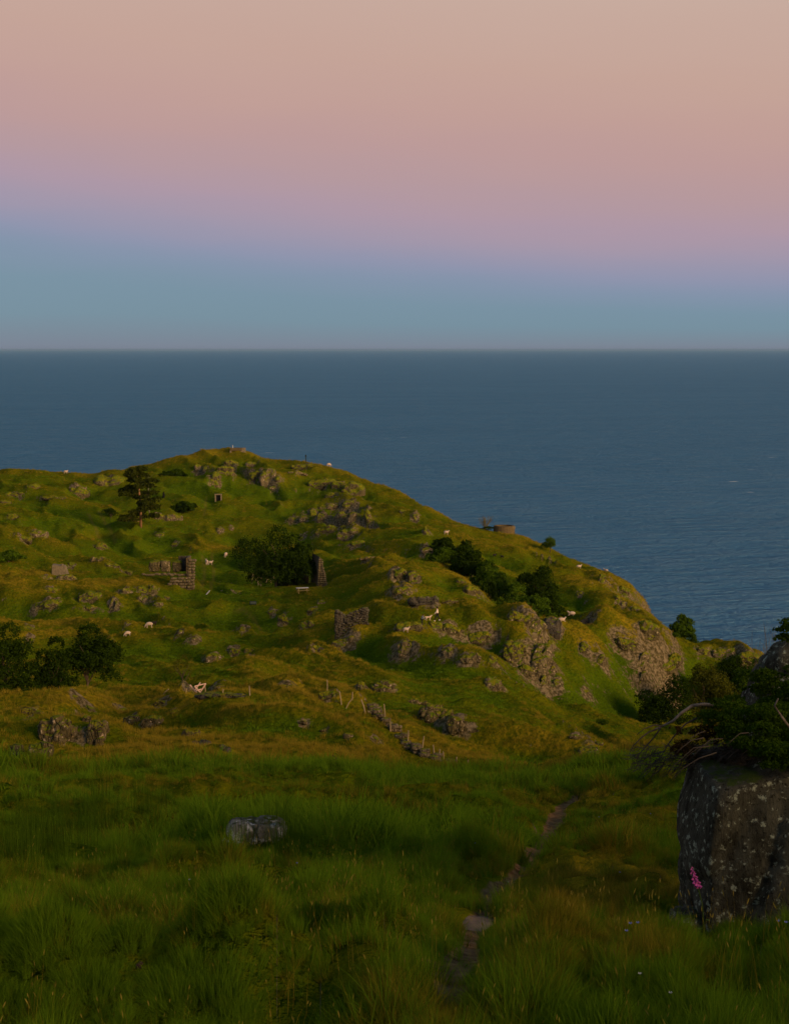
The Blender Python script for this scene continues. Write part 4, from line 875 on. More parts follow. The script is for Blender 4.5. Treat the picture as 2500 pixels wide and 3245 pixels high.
# dead snag beside it
def snag(x, ytop, d, label, lean=.1, n=5, mat=PALEBARK, w=1.0, name='dead_tree', cat='dead tree', rad=.14):
    P = at(x, d); h = zrow(ytop, d) - P.z; rg = random.Random(int(x)); o = tag(empty(name, P), label, cat)
    bm = bmesh.new(); tube_bm(bm, [(0, 0, -.3), (lean * h * .3, 0, h * .4), (lean * h * .2, 0, h * .75), (lean * h, 0, h)], [rad, rad * .7, rad * .4, rad * .12], 6)
    bmo('trunk', bm, mat, o, True)
    for k in range(n):
        z = h * rg.uniform(.35, .9); a = rg.uniform(0, 6.28); l = h * rg.uniform(.15, .3) * w
        bm = bmesh.new(); p0 = Vector((lean * h * .25, 0, z)); p1 = p0 + Vector((math.cos(a) * l * .5, math.sin(a) * l * .3, l * .25)); p2 = p0 + Vector((math.cos(a + .3) * l, math.sin(a) * l * .6, l * .7))
        tube_bm(bm, [p0, p1, p2], [rad * .4, rad * .25, rad * .08], 5); bmo('branch', bm, mat, o)
snag(322, 1008, 440, 'pale leafless trunk standing right of the pine top', -.06)
def twiggy(x, ytop, w, d, label, mat, n=26, name='bare_bush', cat='bush', r=.03, sd=3, lean=0):
    P = at(x, d); h = zrow(ytop, d) - P.z; rw = w * d / FP / 2; rg = random.Random(sd); o = tag(empty(name, P), label, cat)
    bm = bmesh.new()
    for k in range(n):
        a = rg.uniform(0, 6.28); q = rg.uniform(.15, 1); e = Vector((math.cos(a) * rw * q + lean * h, math.sin(a) * rw * q * .7, h * rg.uniform(.6, 1.0)))
        m_ = Vector((e.x * .35, e.y * .35, e.z * .5)); tube_bm(bm, [(0, 0, -.1), m_, e], [r * 1.3, r, r * .3], 4)
        for j in range(5):
            s_ = m_.lerp(e, rg.uniform(.1, .9)); t_ = s_ + Vector((rg.uniform(-.3, .3) * rw, rg.uniform(-.3, .3) * rw, rg.uniform(.05, .22) * h)); tube_bm(bm, [s_, t_], [r * .5, r * .2], 3)
    bmo('twigs', bm, mat, o)
    return o
twiggy(1034, 1099, 38, 459, 'bare twiggy bush on skyline left of the round battery wall', plain('yellow_twigs', (.13, .11, .03)), 30, r=.05)
tree(1040, 1124, 36, 452, 'darkbush', 'green scrub at the foot of the twiggy skyline bush', 'leafy_shrub', 'shrub', hmin=.9)
twiggy(1655, 1338, 90, 60, 'pale leafless bush against the sea at the right edge', plain('grey_twigs', (.17, .13, .09)), 46, r=.010, sd=8, lean=-.05)

# ------------------------------------------------------------------ masonry
def stone_meshes(k, mat, seed0=0):
    out = []
    for s in range(k):
        v, f = ico(2); co = blocky(v, seed0 + s, .9, .12, .75, .08, (.5, .42, .38)); out.append(mesh_np('stone', co, f, mat))
    return out
ST = stone_meshes(6, STONE, 400)
def lay(parent, pts, size, rg, name='stone', inv=None):
    for (p, s) in pts:
        o = put(name, ST[rg.randrange(6)], parent); o.location = inv @ Vector(p) if inv else p
        o.scale = (size[0] * s, size[1] * s, size[2] * s); o.rotation_euler = (rg.uniform(-.15, .15), rg.uniform(-.15, .15), rg.uniform(-.2, .2) + (math.pi if rg.random() < .5 else 0))
# dry stone wall running down the front slope beside the fence
def drystone():
    rg = random.Random(3)
    pix = [(946, 1508), (950, 1524), (956, 1541), (968, 1549), (985, 1560), (1000, 1570), (1008, 1582), (1020, 1595)]
    pix = [(797, 1512), (803, 1530), (818, 1538), (832, 1552), (846, 1563), (856, 1580), (872, 1597), (888, 1606), (906, 1613), (930, 1621), (950, 1630), (966, 1640)]
    W_ = [hit(x, y, 76) for x, y in pix]
    o = tag(empty('dry_stone_wall', W_[5]), 'tumbled dry stone wall of grey boulders running down the front slope', 'stone wall')
    M = Matrix.Translation(W_[5]).inverted(); pts = []
    for a, b in zip(W_[:-1], W_[1:]):
        L_ = (Vector((b.x, b.y)) - Vector((a.x, a.y))).length; n = max(2, int(L_ / .50))
        for k in range(n):
            p = a.lerp(b, (k + rg.random() * .6) / n); dd = Vector((b.y - a.y, a.x - b.x, 0)).normalized()
            for lay_ in range(2):
                q = p + dd * rg.uniform(-.32, .32); z = float(gz(q.x, q.y)) + .08 + lay_ * .26
                if lay_ and rg.random() < .4: continue
                pts.append((Vector((q.x, q.y, z)), rg.uniform(.65, 1.25)))
    lay(o, pts[:290], (.72, .60, .52), rg, inv=M)
drystone()
# roofless ruin on the terrace
def ruin():
    d = 341; rg = random.Random(11); B = hit(395, 1256); d = B.y
    o = tag(empty('roofless_ruin', B), 'low roofless stone ruin with broken right hand pier on the green terrace', 'ruin')
    inv = Matrix.Translation(B).inverted(); px = d / FP
    def X(x): return (x - CX) * px
    ztop = lambda y: zrow(y, d)
    pts = []
    zt = float(gz(X(395), d))
    for row in range(10):        # the pier at right
        z = ztop(1251) + row * .56
        for cc in range(2):
            pts.append((Vector((X(399 + cc * 7.5 + rg.uniform(-1, 1) + row * .35), d + .1, z)), rg.uniform(.85, 1.05)))
    for row in range(4):         # front wall
        for k in range(8 - row):
            pts.append((Vector((X(366 + k * 7 + row * 3 + rg.uniform(-1.5, 1.5)) - .9, d - .15, ztop(1254 - 2) + row * .55)), rg.uniform(.8, 1.1)))
    for k in range(17):          # low remains running left
        pts.append((Vector((X(300 + k * 5.6), d + .6, ztop(1226) + rg.uniform(-.15, .1))), rg.uniform(.55, 1.0)))
    lay(o, pts, (1.0, .85, .80), rg, inv=inv)
    bm = bmesh.new(); box_bm(bm, Vector((X(403.5), d + .45, ztop(1229))) - B, (1.15, .6, 5.2), None, .05); box_bm(bm, Vector((X(384), d + .3, ztop(1250))) - B, (3.4, .5, 1.6), None, .05); bmo('wall_core', bm, STONE, o)
    # back wall of rock blocks; dark walls paint the shade of the inside corner
    for i, (x, y, w, h, m) in enumerate([(322, 1210, 26, 26, ROCK), (346, 1210, 22, 28, ROCKP), (372, 1212, 24, 26, ROCK), (330, 1204, 16, 14, ROCKP)]):
        v, f = ico(4); co = blocky(v, 430 + i, 1.2, .28, .6, .1, (w * px / 2, .8, h * px / 2))
        put('back_block', mesh_np('back_block', co, f, m), o, Vector((X(x), d + 2.2, ztop(y))) - B)
    bm = bmesh.new(); box_bm(bm, Vector((X(396), d + 2.0, ztop(1216))) - B, (.5, 4.0, 4.6), None, .05); bmo('side_wall', bm, DARKCON, o)
    bm = bmesh.new(); box_bm(bm, Vector((X(385), d + 4.0, ztop(1208))) - B, (2.4, .5, 3.0), None, .05); bmo('end_wall', bm, ROCKD, o)
ruin()
def gable():
    """tall ruined gable wall right of the big tree"""
    B = hit(687, 1252); d = B.y; px = d / FP; rg = random.Random(12)
    o = tag(empty('ruined_gable', B), 'tall tapering ruined gable of rough stone right of the big round tree', 'ruined wall')
    bm = bmesh.new()
    prof = [(-.8, -.3), (.9, -.3), (.65, 1.6), (.3, 3.3), (.05, 4.6), (-.1, 5.7), (-.42, 6.0), (-.6, 4.0), (-.7, 2.0)]
    lo = [bm.verts.new((x, -.25, z)) for x, z in prof]; hi = [bm.verts.new((x - 1.8, 6.5, z)) for x, z in prof]
    bm.faces.new(lo); bm.faces.new(hi[::-1])
    for k in range(len(prof)): bm.faces.new((lo[k], lo[(k + 1) % len(prof)], hi[(k + 1) % len(prof)], hi[k]))
    bmo('wall_core', bm, STONE, o)
    pts = []
    for row in range(14):
        z = row * .42; l = np.interp(z, [0, 2, 4, 6.3], [-.7, -.65, -.55, -.4]); r_ = np.interp(z, [0, 1.6, 3.3, 4.6, 6.3], [.85, .65, .3, .05, -.1]); n = max(1, int((r_ - l) / .42))
        for k in range(n + 1): pts.append((Vector((l + (r_ - l) * k / max(1, n), -.35, z)), rg.uniform(.8, 1.15)))
    lay(o, pts, (.58, .55, .50), rg)
    bm = bmesh.new(); box_bm(bm, (-6.6, 8.9, .0), (7.0, .6, 2.2), None, .1); bmo('back_wall', bm, plain('shade_black_wall', (.022, .020, .013), 1, .4, 3, .5), o)  # near-black colour paints the shade below the tree onto this wall
gable()
def curve_wall(name, B, pts, thick, mat, label, cat, h):
    """a free-standing wall through pts (x, y, top z) seen from the camera"""
    rg = random.Random(int(B.x * 7) + 3); o = tag(empty(name, B), label, cat); out = []
    for a, b in zip(pts[:-1], pts[1:]):
        a = Vector(a); b = Vector(b); n = max(2, int((a.xy - b.xy).length / .34))
        for k in range(n):
            p = a.lerp(b, k / n); g = float(gz(p.x, p.y)) - .1; rows = max(1, int((p.z - g) / .30))
            for q in range(rows): out.append((Vector((p.x + rg.uniform(-.06, .06), p.y + rg.uniform(-.1, .1), g + .15 + q * (p.z - g - .1) / rows)), rg.uniform(.85, 1.2)))
    inv = Matrix.Translation(B).inverted()
    if len(out) <= 290: lay(o, out, (.62, .62, .50), rg, inv=inv)
    else: lay(o, out[:290], (.62, .62, .50), rg, inv=inv)
    if mat is not None:
        for c in o.children: c.material_slots[0].link = 'OBJECT'; c.material_slots[0].material = mat
    return o
dwd = hit(745, 1339).y
dw = [(718, 1299), (726, 1304), (738, 1311), (750, 1304), (762, 1299), (775, 1294), (788, 1292)]
B_ = at(752, dwd)
curve_wall('dark_ruin_wall', B_, [(float(ray(x, y)[0]) * dwd, dwd, zrow(y, dwd)) for x, y in dw], .5, ROCKD, 'dark sagging ruined wall across the dip left of the walkers', 'ruined wall', 2)
# round battery on the skyline
def battery():
    d = 452; B = at(1074, d); px = d / FP; o = tag(empty('round_battery', B), 'low round concrete gun emplacement on the skyline above the sea', 'bunker')
    bm = bmesh.new(); z0 = -1.2; z1 = zrow(1121, d) - B.z; n = 20; r0 = 25 * px; r1 = 22 * px
    R_ = [[bm.verts.new((math.cos(2 * math.pi * k / n) * r, math.sin(2 * math.pi * k / n) * r * .9, z)) for k in range(n)] for r, z in ((r0, z0), (r1, z1), (r1 - .5, z1), (r1 - .5, z1 - .9))]
    for A, C in zip(R_[:-1], R_[1:]):
        for k in range(n): bm.faces.new((A[k], A[(k + 1) % n], C[(k + 1) % n], C[k]))
    bm.faces.new(R_[-1]); bmo('round_wall', bm, DARKCON, o)
    bm = bmesh.new(); box_bm(bm, (r1 - .3, -.8, z1 - .5), (.9, 1.2, .8), None, .05); bmo('buttress', bm, CONCRETE, o)
battery()
def bunker():
    d = 549; B = at(510, d); px = d / FP; zt = zrow(955, d) - B.z; o = tag(empty('summit_bunker', B), 'squat brown bunker with a dark viewing slit on the summit', 'bunker')
    w = 32 * px
    bm = bmesh.new(); box_bm(bm, (-.4, 0, zt - .45), (w * .80, 3, .9), None, .04); bmo('roof_slab', bm, DARKCON, o)
    bm = bmesh.new(); box_bm(bm, (-.4, .5, zt - 1.3), (w * .74, 2, .9), None, .02); bmo('slit_shade_box', bm, BLACK, o)  # solid black box stands in for the shade inside the slit
    for s in (-1, 1):
        bm = bmesh.new(); box_bm(bm, (-.4 + s * w * .36, 0, zt - 1.3), (.55, 2.9, 1.0), None, .04); bmo('pier', bm, CONCRETE, o)
    bm = bmesh.new(); box_bm(bm, (w * .42, 0, zt - .85), (1.0, 2.8, 1.75), None, .05); bmo('end_block', bm, CONCRETE, o)
    bm = bmesh.new(); box_bm(bm, (-.2, 0, zt - 2.1), (w * .95, 3.3, .9), None, .05); bmo('sill', bm, CONCRETE, o)
    P = Vector((-1.6 + B.x, B.y, B.z + zt)); m = tag(empty('marker_post', P), 'short white marker post on top of the summit bunker', 'post')
    bm = bmesh.new(); tube_bm(bm, [(0, 0, -.1), (0, 0, .75)], [.12, .10], 8); bmo('shaft', bm, PALEPAINT, m)
    bm = bmesh.new(); tube_bm(bm, [(0, 0, .75), (0, 0, .95)], [.17, .06], 8); bmo('cap', bm, PALEPAINT, m)
bunker()
def doorway():
    B = hit(466, 1068); px = B.y / FP; o = tag(empty('tunnel_doorway', B), 'small dark doorway with pale jambs dug into the far slope', 'doorway')
    for s in (-1, 1):
        bm = bmesh.new(); box_bm(bm, (s * .82, -.25, .75), (.34, .8, 2.0), None, .03); bmo('jamb', bm, CONCRETE, o)
    bm = bmesh.new(); box_bm(bm, (0, -.25, 1.86), (2.1, .85, .30), None, .03); bmo('lintel', bm, CONCRETE, o)
    bm = bmesh.new(); box_bm(bm, (0, -.02, .75), (1.3, .3, 1.95), None, 0); bmo('opening_shade_box', bm, BLACK, o)  # solid black box paints the doorway's inner shade
doorway()
def skyline_post():
    P = at(654, 545); o = tag(empty('skyline_post', P), 'dark pillar standing on the ridge line right of the summit', 'post'); h = zrow(969, 545) - P.z
    bm = bmesh.new(); tube_bm(bm, [(0, 0, -.2), (0, 0, h * .7)], [.16, .13], 8); bmo('shaft', bm, DARKGREEN, o)
    bm = bmesh.new(); box_bm(bm, (0, 0, h * .82), (.42, .42, h * .28), None, .05); bmo('head', bm, DARKGREEN, o)
    bm = bmesh.new(); box_bm(bm, (0, 0, .1), (.8, .7, .3), None, .05); bmo('plinth', bm, CONCRETE, o)
skyline_post()
P = hit(349, 1061); o = tag(empty('dark_stump', P), 'small black stump on the meadow right of the pine', 'stump')
bm = bmesh.new(); tube_bm(bm, [(0, 0, -.2), (.05, 0, .9), (.0, 0, 1.7)], [.38, .30, .12], 8); bmo('wood', bm, BLACK, o)
# concrete block
def block():
    B = hit(128, 1225); o = tag(empty('concrete_block', B), 'pale square concrete block with sloping sides in the left middle ground', 'concrete block')
    bm = bmesh.new(); h = 1.95
    lo = [(-1.55, -1, -.6), (1.75, -1, -.6), (1.75, 1.2, -.6), (-1.55, 1.2, -.6)]; hi = [(-1.45, -.7, h), (1.1, -.7, h - .25), (1.1, 1, h - .2), (-1.5, 1, h + .1)]
    a = [bm.verts.new(p) for p in lo]; b = [bm.verts.new(p) for p in hi]; bm.faces.new(a[::-1]); bm.faces.new(b)
    for k in range(4): bm.faces.new((a[k], a[(k + 1) % 4], b[(k + 1) % 4], b[k]))
    bmesh.ops.bevel(bm, geom=bm.edges[:], offset=.07, segments=2, affect='EDGES'); bmo('block', bm, CONCRETE, o)
    bm = bmesh.new(); box_bm(bm, (.6, -.2, h - .05), (.5, .5, .35), Euler((.2, .1, .4)).to_matrix(), .06); bmo('broken_lump', bm, CONCRETE, o)
block()

# ------------------------------------------------------------------ timber things
def scaffold():
    B = hit(556, 1251); d = B.y; px = d / FP; o = tag(empty('timber_frame', B), 'open frame of thin poles standing in front of the big round tree', 'frame'); h = 29 * px
    X = lambda x: (x - 556) * px
    for x, y in ((538, 0), (550, .8), (557, 0), (568, .8), (578, 0), (584, .6)):
        bm = bmesh.new(); tube_bm(bm, [(X(x), y, -.4), (X(x), y, h + .0)], .085, 6); bmo('pole', bm, POSTWOOD, o)
    for a, b in (((X(536), -.1, h - .25), (X(582), -.1, h)), ((X(550), .9, h * .6), (X(584), .9, h * .62))):
        bm = bmesh.new(); tube_bm(bm, [a, b], .08, 6); bmo('rail', bm, POSTWOOD, o)
    for a, b in (((X(538), -.15, h * .9), (X(554), -.15, .3)), ((X(580), -.15, h * .9), (X(566), -.15, .8))):
        bm = bmesh.new(); tube_bm(bm, [a, b], .07, 6); bmo('brace', bm, POSTWOOD, o)
scaffold()
def picnic():
    B = hit(645, 1265); o = tag(empty('picnic_table', B, .25, 1.25), 'wooden picnic table on the lawn before the ruined gable', 'picnic table')
    YW = plain('yellowed_timber', (.30, .22, .07), .9, .2, 8, .2)
    for k in range(4):
        bm = bmesh.new(); box_bm(bm, (0, -.27 + k * .18, .76), (1.8, .16, .05), None, .01); bmo('table_plank', bm, PALEPAINT, o)
    for s in (-1, 1):
        for k in (0, 1):
            bm = bmesh.new(); box_bm(bm, (0, s * (.66 + k * .15), .46), (1.8, .13, .05), None, .01); bmo('seat_plank', bm, YW, o)
    for x in (-.62, .62):
        for s in (-1, 1):
            bm = bmesh.new(); beam_bm(bm, (x, s * .62, 0), (x, s * .22, .74), .10, .06); bmo('leg', bm, YW, o)
        bm = bmesh.new(); beam_bm(bm, (x + .04, -.8, .42), (x + .04, .8, .42), .05, .10); bmo('cross_beam', bm, YW, o)
picnic()
def board():
    B = hit(540, 1291); o = tag(empty('information_board', B, .05), 'dark low information board on the green slope', 'sign board'); s = 15 * B.y / FP
    bm = bmesh.new(); box_bm(bm, (0, 0, .42), (s, .08, s * .50), Euler((-.45, 0, 0)).to_matrix(), .02); bmo('board', bm, DARKGREEN, o)
    bm = bmesh.new(); box_bm(bm, (0, -.05, .435), (s * .82, .03, s * .36), Euler((-.45, 0, 0)).to_matrix(), 0); bmo('panel', bm, PANELP, o)
    for q in (-1, 1):
        bm = bmesh.new(); box_bm(bm, (q * s * .4, .08, .1), (.08, .08, .5), None, .01); bmo('leg', bm, DARKGREEN, o)
board()
def plank(a, b, label, mat, w=.16, t=.1, up=0):
    A = hit(*a); Bv = hit(*b); Bv.y = A.y + .3 if up else Bv.y
    if up: Bv = Vector((A.x + (b[0] - a[0]) * A.y / FP, A.y + .5, A.z + (a[1] - b[1]) * A.y / FP))
    bm = bmesh.new(); beam_bm(bm, Vector((0, 0, .06)), Bv - A + Vector((0, 0, .06)), w, t); o = bmo('plank', bm, mat, None, loc=A); tag(o, label, 'plank')
plank((440, 1269), (447, 1261), 'pale board leaning up beside small stones left of picnic lawn', PALEPAINT, .28, .08, 1)
plank((471, 1261), (498, 1260), 'long thin beam lying on grass left of the low turfy rock', POSTWOOD, .16, .12, 0)

def sculpture():
    B = hit(424, 1484); B.z += .12; px = B.y / FP; X = lambda x: (x - 424) * px; Z = lambda y: (1484 - y) * px
    o = tag(empty('wooden_sculpture', B), 'pale pink timber seat frame of crossed beams on the bare slab', 'sculpture')
    w = .10
    for a, b, y in (((405.8, 1462), (421.6, 1479), -.3), ((416.6, 1464), (436.5, 1485.5), -.5), ((426.8, 1460), (413.5, 1479), .3), ((439.4, 1461), (428.5, 1478), .1)):
        bm = bmesh.new(); beam_bm(bm, (X(a[0]), y, Z(a[1])), (X(b[0]), y, Z(b[1])), w, w * 1.2); bmo('crossed_beam', bm, TIMBER, o)
    for a, b, y0, y1 in (((416.6, 1464), (439.4, 1461), -.45, .1), ((417, 1475.5), (430, 1473), -.35, .15)):
        bm = bmesh.new(); beam_bm(bm, (X(a[0]), y0, Z(a[1])), (X(b[0]), y1, Z(b[1])), .07, .08); bmo('cross_rail', bm, TIMBER, o)
    for (x, y) in ((413, 1482), (429, 1482)):
        bm = bmesh.new(); box_bm(bm, (X(x), -.1, Z(y)), (.35, .3, .14), None, .03); bmo('foot', bm, STONE, o)
    v, f = ico(4); co = blocky(v, 77, 1.5, .06, .3, .05, (1.7, .7, .2)); so_ = put('flat_rock', mesh_np('flat_rock', co, f, ROCK), loc=(B.x + .2, B.y + .35, B.z - .26)); tag(so_, 'flat dark slab under the pale timber sculpture', 'rock')
    P = hit(456, 1483); co = blocky(v, 78, 1.5, .12, .3, .08, (1.5, .7, .26)); s2 = put('flat_rock', mesh_np('flat_rock', co, f, ROCKD), loc=(P.x, P.y + .3, P.z - .12)); tag(s2, 'smooth rounded slab right of the timber sculpture', 'rock')
    P = hit(482, 1483); co = blocky(v, 79, 1.5, .12, .3, .08, (1.6, .6, .10)); s2 = put('flat_rock', mesh_np('flat_rock', co, f, ROCKD), loc=(P.x, P.y, P.z - .02)); tag(s2, 'thin pale slab trailing right from the rounded slab', 'rock')
sculpture()
# fence posts
def post(x0, y0, x1, y1, label, r=.055, d=None):
    P = hit(x0, y0, 76); px = P.y / FP; h = (y0 - y1) * px; dx = (x1 - x0) * px; o = tag(empty('fence_post', P), label, 'fence post', 'posts of the broken fence')
    bm = bmesh.new(); tube_bm(bm, [(0, 0, -.3), (dx * .5, .02, h * .5), (dx, 0, h)], [r, r * .95, r * .85], 7); bmo('stake', bm, POSTWOOD, o)
    bm = bmesh.new(); tube_bm(bm, [(dx * .99, 0, h * .985), (dx, 0, h + .05)], [r * .84, r * .5], 7); bmo('weathered_tip', bm, POSTWOOD, o)
for a in [(698, 1475, 698, 1451, 'upright post on the crest at the top of fence line'), (729, 1503, 724, 1475, 'post leaning slightly left, second along fence from crest'),
          (751, 1494, 752, 1477, 'short upright post behind the crossed leaning rail'), (735, 1511, 753, 1488, 'pale post fallen over steeply to the right'),
          (781, 1522, 771, 1493, 'post leaning left above the top of the stone wall'), (822, 1535, 819, 1502, 'tall post beside top of the stone wall'),
          (833, 1560, 832, 1539, 'thin dark post close against the stone wall bend'), (869, 1589, 871, 1559, 'upright post right of the wall, first below the bend'),
          (900, 1599, 904, 1571, 'post leaning slightly right, second below the wall bend'), (926, 1612, 924, 1590, 'thin post near wall end, left of a close pair'),
          (936, 1622, 938, 1599, 'left post of the close pair by the wall end'), (947, 1621, 945, 1604, 'right post of the close pair by the wall end'),
          (972, 1634, 974, 1616, 'short post past the wall end'), (995, 1646, 998, 1622, 'last post of the fence, farthest right'),
          (439, 1478, 437, 1463, 'small post just right of the timber sculpture'), (475, 1480, 476, 1471, 'tiny post at edge of the rounded slab'), (533, 1484, 532, 1464, 'lone post between sculpture and the knoll'),
          (344, 1484, 360, 1470, 'thin slanting stake far left of the sculpture'), (396, 1478, 398, 1470, 'short stake just left of the timber sculpture')]:
    post(*a)

# ------------------------------------------------------------------ bodies grown over a skeleton
def skin(name, verts, edges, rad, mat, sub=2, parent=None):
    me = bpy.data.meshes.new(name); me.from_pydata([tuple(v) for v in verts], edges, []); ob = bpy.data.objects.new(name, me); COL.objects.link(ob)
    m = ob.modifiers.new('skin', 'SKIN'); m.use_smooth_shade = True
    for d_, r in zip(me.skin_vertices[0].data, rad): d_.radius = (r, r) if not hasattr(r, '__len__') else r
    me.skin_vertices[0].data[0].use_root = True
    ob.modifiers.new('sub', 'SUBSURF').levels = sub
    dg = bpy.context.evaluated_depsgraph_get(); res = bpy.data.meshes.new_from_object(ob.evaluated_get(dg))
    bpy.data.objects.remove(ob); res.name = name; res.materials.clear(); res.materials.append(mat)
    return put(name, res, parent) if parent is not None else res
WOOL = plain('cream_wool', (.46, .36, .27), 1, .12, 9, .5); FACEW = plain('pale_face', (.48, .38, .30), .9, .08, 9, .1); DWOOL = plain('dark_wool', (.020, .016, .014), 1, .3, 9, .5)
HOOF = plain('hoof', (.09, .07, .05), .8, .2, 9, .1)
def sheep_meshes(kind, wool, face):
    S_ = {}
    v = [(-.40, 0, .62), (-.15, 0, .64), (.14, 0, .64), (.34, 0, .68)]; r = [.17, .22, .22, .17]
    e = [(0, 1), (1, 2), (2, 3)]
    if kind == 'graze': nk = [(.48, 0, .52), (.58, 0, .28), (.66, 0, .12)]
    elif kind == 'lying': nk = [(.46, 0, .82), (.56, 0, .98), (.68, 0, .90)]
    else: nk = [(.47, 0, .84), (.56, 0, .98), (.70, 0, .91)]
    v += nk; r += [.105, .082, .045]; e += [(3, 4), (4, 5), (5, 6)]
    for i, (x, s) in enumerate(((-.36, .12), (-.36, -.12), (.30, .11), (.30, -.11))):
        k = len(v)
        if kind == 'lying': L4 = [(x, s * 1.2, .50), (x + .10, s * 1.9, .40), (x + .26, s * 1.9, .37)]
        else: L4 = [(x, s, .44), (x - .05 + (.03 if i % 2 else 0), s, .23), (x - .02 + (.05 if i % 2 else -.02), s, .02)]
        v += L4; r += [.075, .040, .033]; e += [(0 if i < 2 else 3, k), (k, k + 1), (k + 1, k + 2)]
    S_['body'] = skin('body', v, e, r, face, 1)
    vv, f = ico(3); n = 1 + .10 * fbm3(vv * 3.5, 2, 3)[:, None]; co = vv * n * np.array([.50, .27, .265]) + np.array([-.04, 0, .66]); S_['fleece'] = mesh_np('fleece', co, f, wool, True)
    bm = bmesh.new(); h = nk[1]
    for s in (-1, 1):
        bmesh.ops.create_icosphere(bm, subdivisions=1, radius=1, matrix=Matrix.Translation((h[0] - .04, s * .12, h[2] + .02)) @ Euler((s * .5, 0, 0)).to_matrix().to_4x4() @ Matrix.Diagonal((.028, .075, .03, 1)))
    me = bpy.data.meshes.new('ears'); bm.to_mesh(me); bm.free(); me.materials.append(face); S_['ears'] = me
    bm = bmesh.new(); bmesh.ops.create_icosphere(bm, subdivisions=1, radius=1, matrix=Matrix.Translation((-.54, 0, .60)) @ Matrix.Diagonal((.05, .045, .14, 1)))
    me = bpy.data.meshes.new('tail'); bm.to_mesh(me); bm.free(); me.materials.append(wool); S_['tail'] = me
    return S_
SHM = {k: sheep_meshes(k, WOOL, FACEW) for k in ('graze', 'stand', 'lying')}; SHD = sheep_meshes('stand', DWOOL, DWOOL)
def sheep(x, y, w, ang, kind, label, d=None, dark=False):
    P = hit(x, y) if d is None else at(x, d)
    if d is None and not (100 < P.y < 600): P = at(x, 400)
    s = w * P.y / FP / 1.2 / max(.55, abs(math.cos(ang))); s = min(max(s, .75), 1.35)
    o = tag(empty('sheep', P, ang, s), label, 'sheep', 'sheep scattered over the pasture')
    if kind == 'lying': o.location.z -= .33 * s
    for k, me in (SHD if dark else SHM[kind]).items(): put(k, me, o)
sheep(146, 1008, 10, 0, 'stand', 'sheep on the far left skyline against the sea', 519)
sheep(441, 1205, 8, 1.9, 'stand', 'sheep seen end-on, left one of the touching pair by the ruin')
sheep(449, 1205, 11, .2, 'stand', 'sheep with head to the right in the touching pair by the ruin')
sheep(482, 1189, 8, 1.3, 'graze', 'single sheep end-on between the touching pair and the big round tree')
sheep(703, 991, 11, .3, 'graze', 'sheep on the ridge skyline right of the dark pillar', 537)
sheep(952, 1141, 12, 0, 'stand', 'sheep above the gully bushes on the right shoulder')
sheep(1234, 1218, 12, .1, 'stand', 'left sheep of the two near the right skyline', 392)
sheep(1291, 1219, 9, 2.4, 'stand', 'right sheep of the two, standing on the skyline itself', 396)
sheep(1219, 1313, 22, math.pi, 'lying', 'sheep lying on top of the right mound')
sheep(1198, 1326, 18, .15, 'lying', 'sheep lying just left below the other on the right mound')
sheep(866, 1350, 15, 0, 'stand', 'sheep in front of the boulder below the walkers')
sheep(318, 1340, 17, 3.4, 'graze', 'grazing sheep on the left slope, upper one of two')
sheep(272, 1358, 14, 3.6, 'graze', 'grazing sheep on the left slope, lower one of two')
sheep(329, 1335, 11, .3, 'stand', 'dark sheep right behind the upper grazing sheep', None, True)
sheep(1055, 1188, 8, .4, 'stand', 'left black sheep high on the slope above the gully', None, True)
sheep(1071, 1191, 8, 2.8, 'stand', 'right black sheep high on the slope above the gully', None, True)
# the dog between the walkers
def dog():
    P = hit(914, 1324); P = at(913.5, P.y); s = .84; o = tag(empty('dog', P, .1, s), 'large cream dog standing between the two walkers, head to the right', 'dog')
    v = [(-.34, 0, .56), (-.1, 0, .55), (.16, 0, .56), (.32, 0, .60), (.44, 0, .74), (.53, 0, .82), (.66, 0, .78)]; r = [.115, .13, .16, .14, .085, .08, .042]
    e = [(k, k + 1) for k in range(6)]
    for i, (x, q) in enumerate(((-.32, .09), (-.32, -.09), (.26, .09), (.26, -.09))):
        k = len(v); f = .06 if i % 2 else -.05
        v += ([(x, q, .42), (x + .05 + f, q, .30), (x - .05 + f, q, .18), (x + f, q, .02)] if i < 2 else [(x, q, .40), (x - .01 + f * .6, q, .22), (x + f, q, .12), (x + .02 + f, q, .02)]); r += [.07, .045, .032, .033]
        e += [(0 if i < 2 else 3, k), (k, k + 1), (k + 1, k + 2), (k + 2, k + 3)]
    k = len(v); v += [(-.50, 0, .60), (-.66, 0, .50), (-.78, 0, .52)]; r += [.04, .035, .018]; e += [(0, k), (k, k + 1), (k + 1, k + 2)]
    DF = plain('cream_fur', (.60, .46, .32), 1, .12, 9, .4)
    skin('body', v, e, r, DF, 2, o)
    bm = bmesh.new()
    for q in (-1, 1): bmesh.ops.create_icosphere(bm, subdivisions=1, radius=1, matrix=Matrix.Translation((.50, q * .085, .80)) @ Matrix.Diagonal((.04, .018, .07, 1)))
    bmo('ears', bm, DF, o)
    bm = bmesh.new(); tube_bm(bm, [(.20, -.165, .60), (.12, -.12, .74), (.12, .12, .74), (.20, .165, .60)], .016, 5); bmo('harness', bm, BLACK, o)
    return P
dogP = dog()
SKINM = plain('skin', (.45, .27, .19), .7, .08, 9, .05)
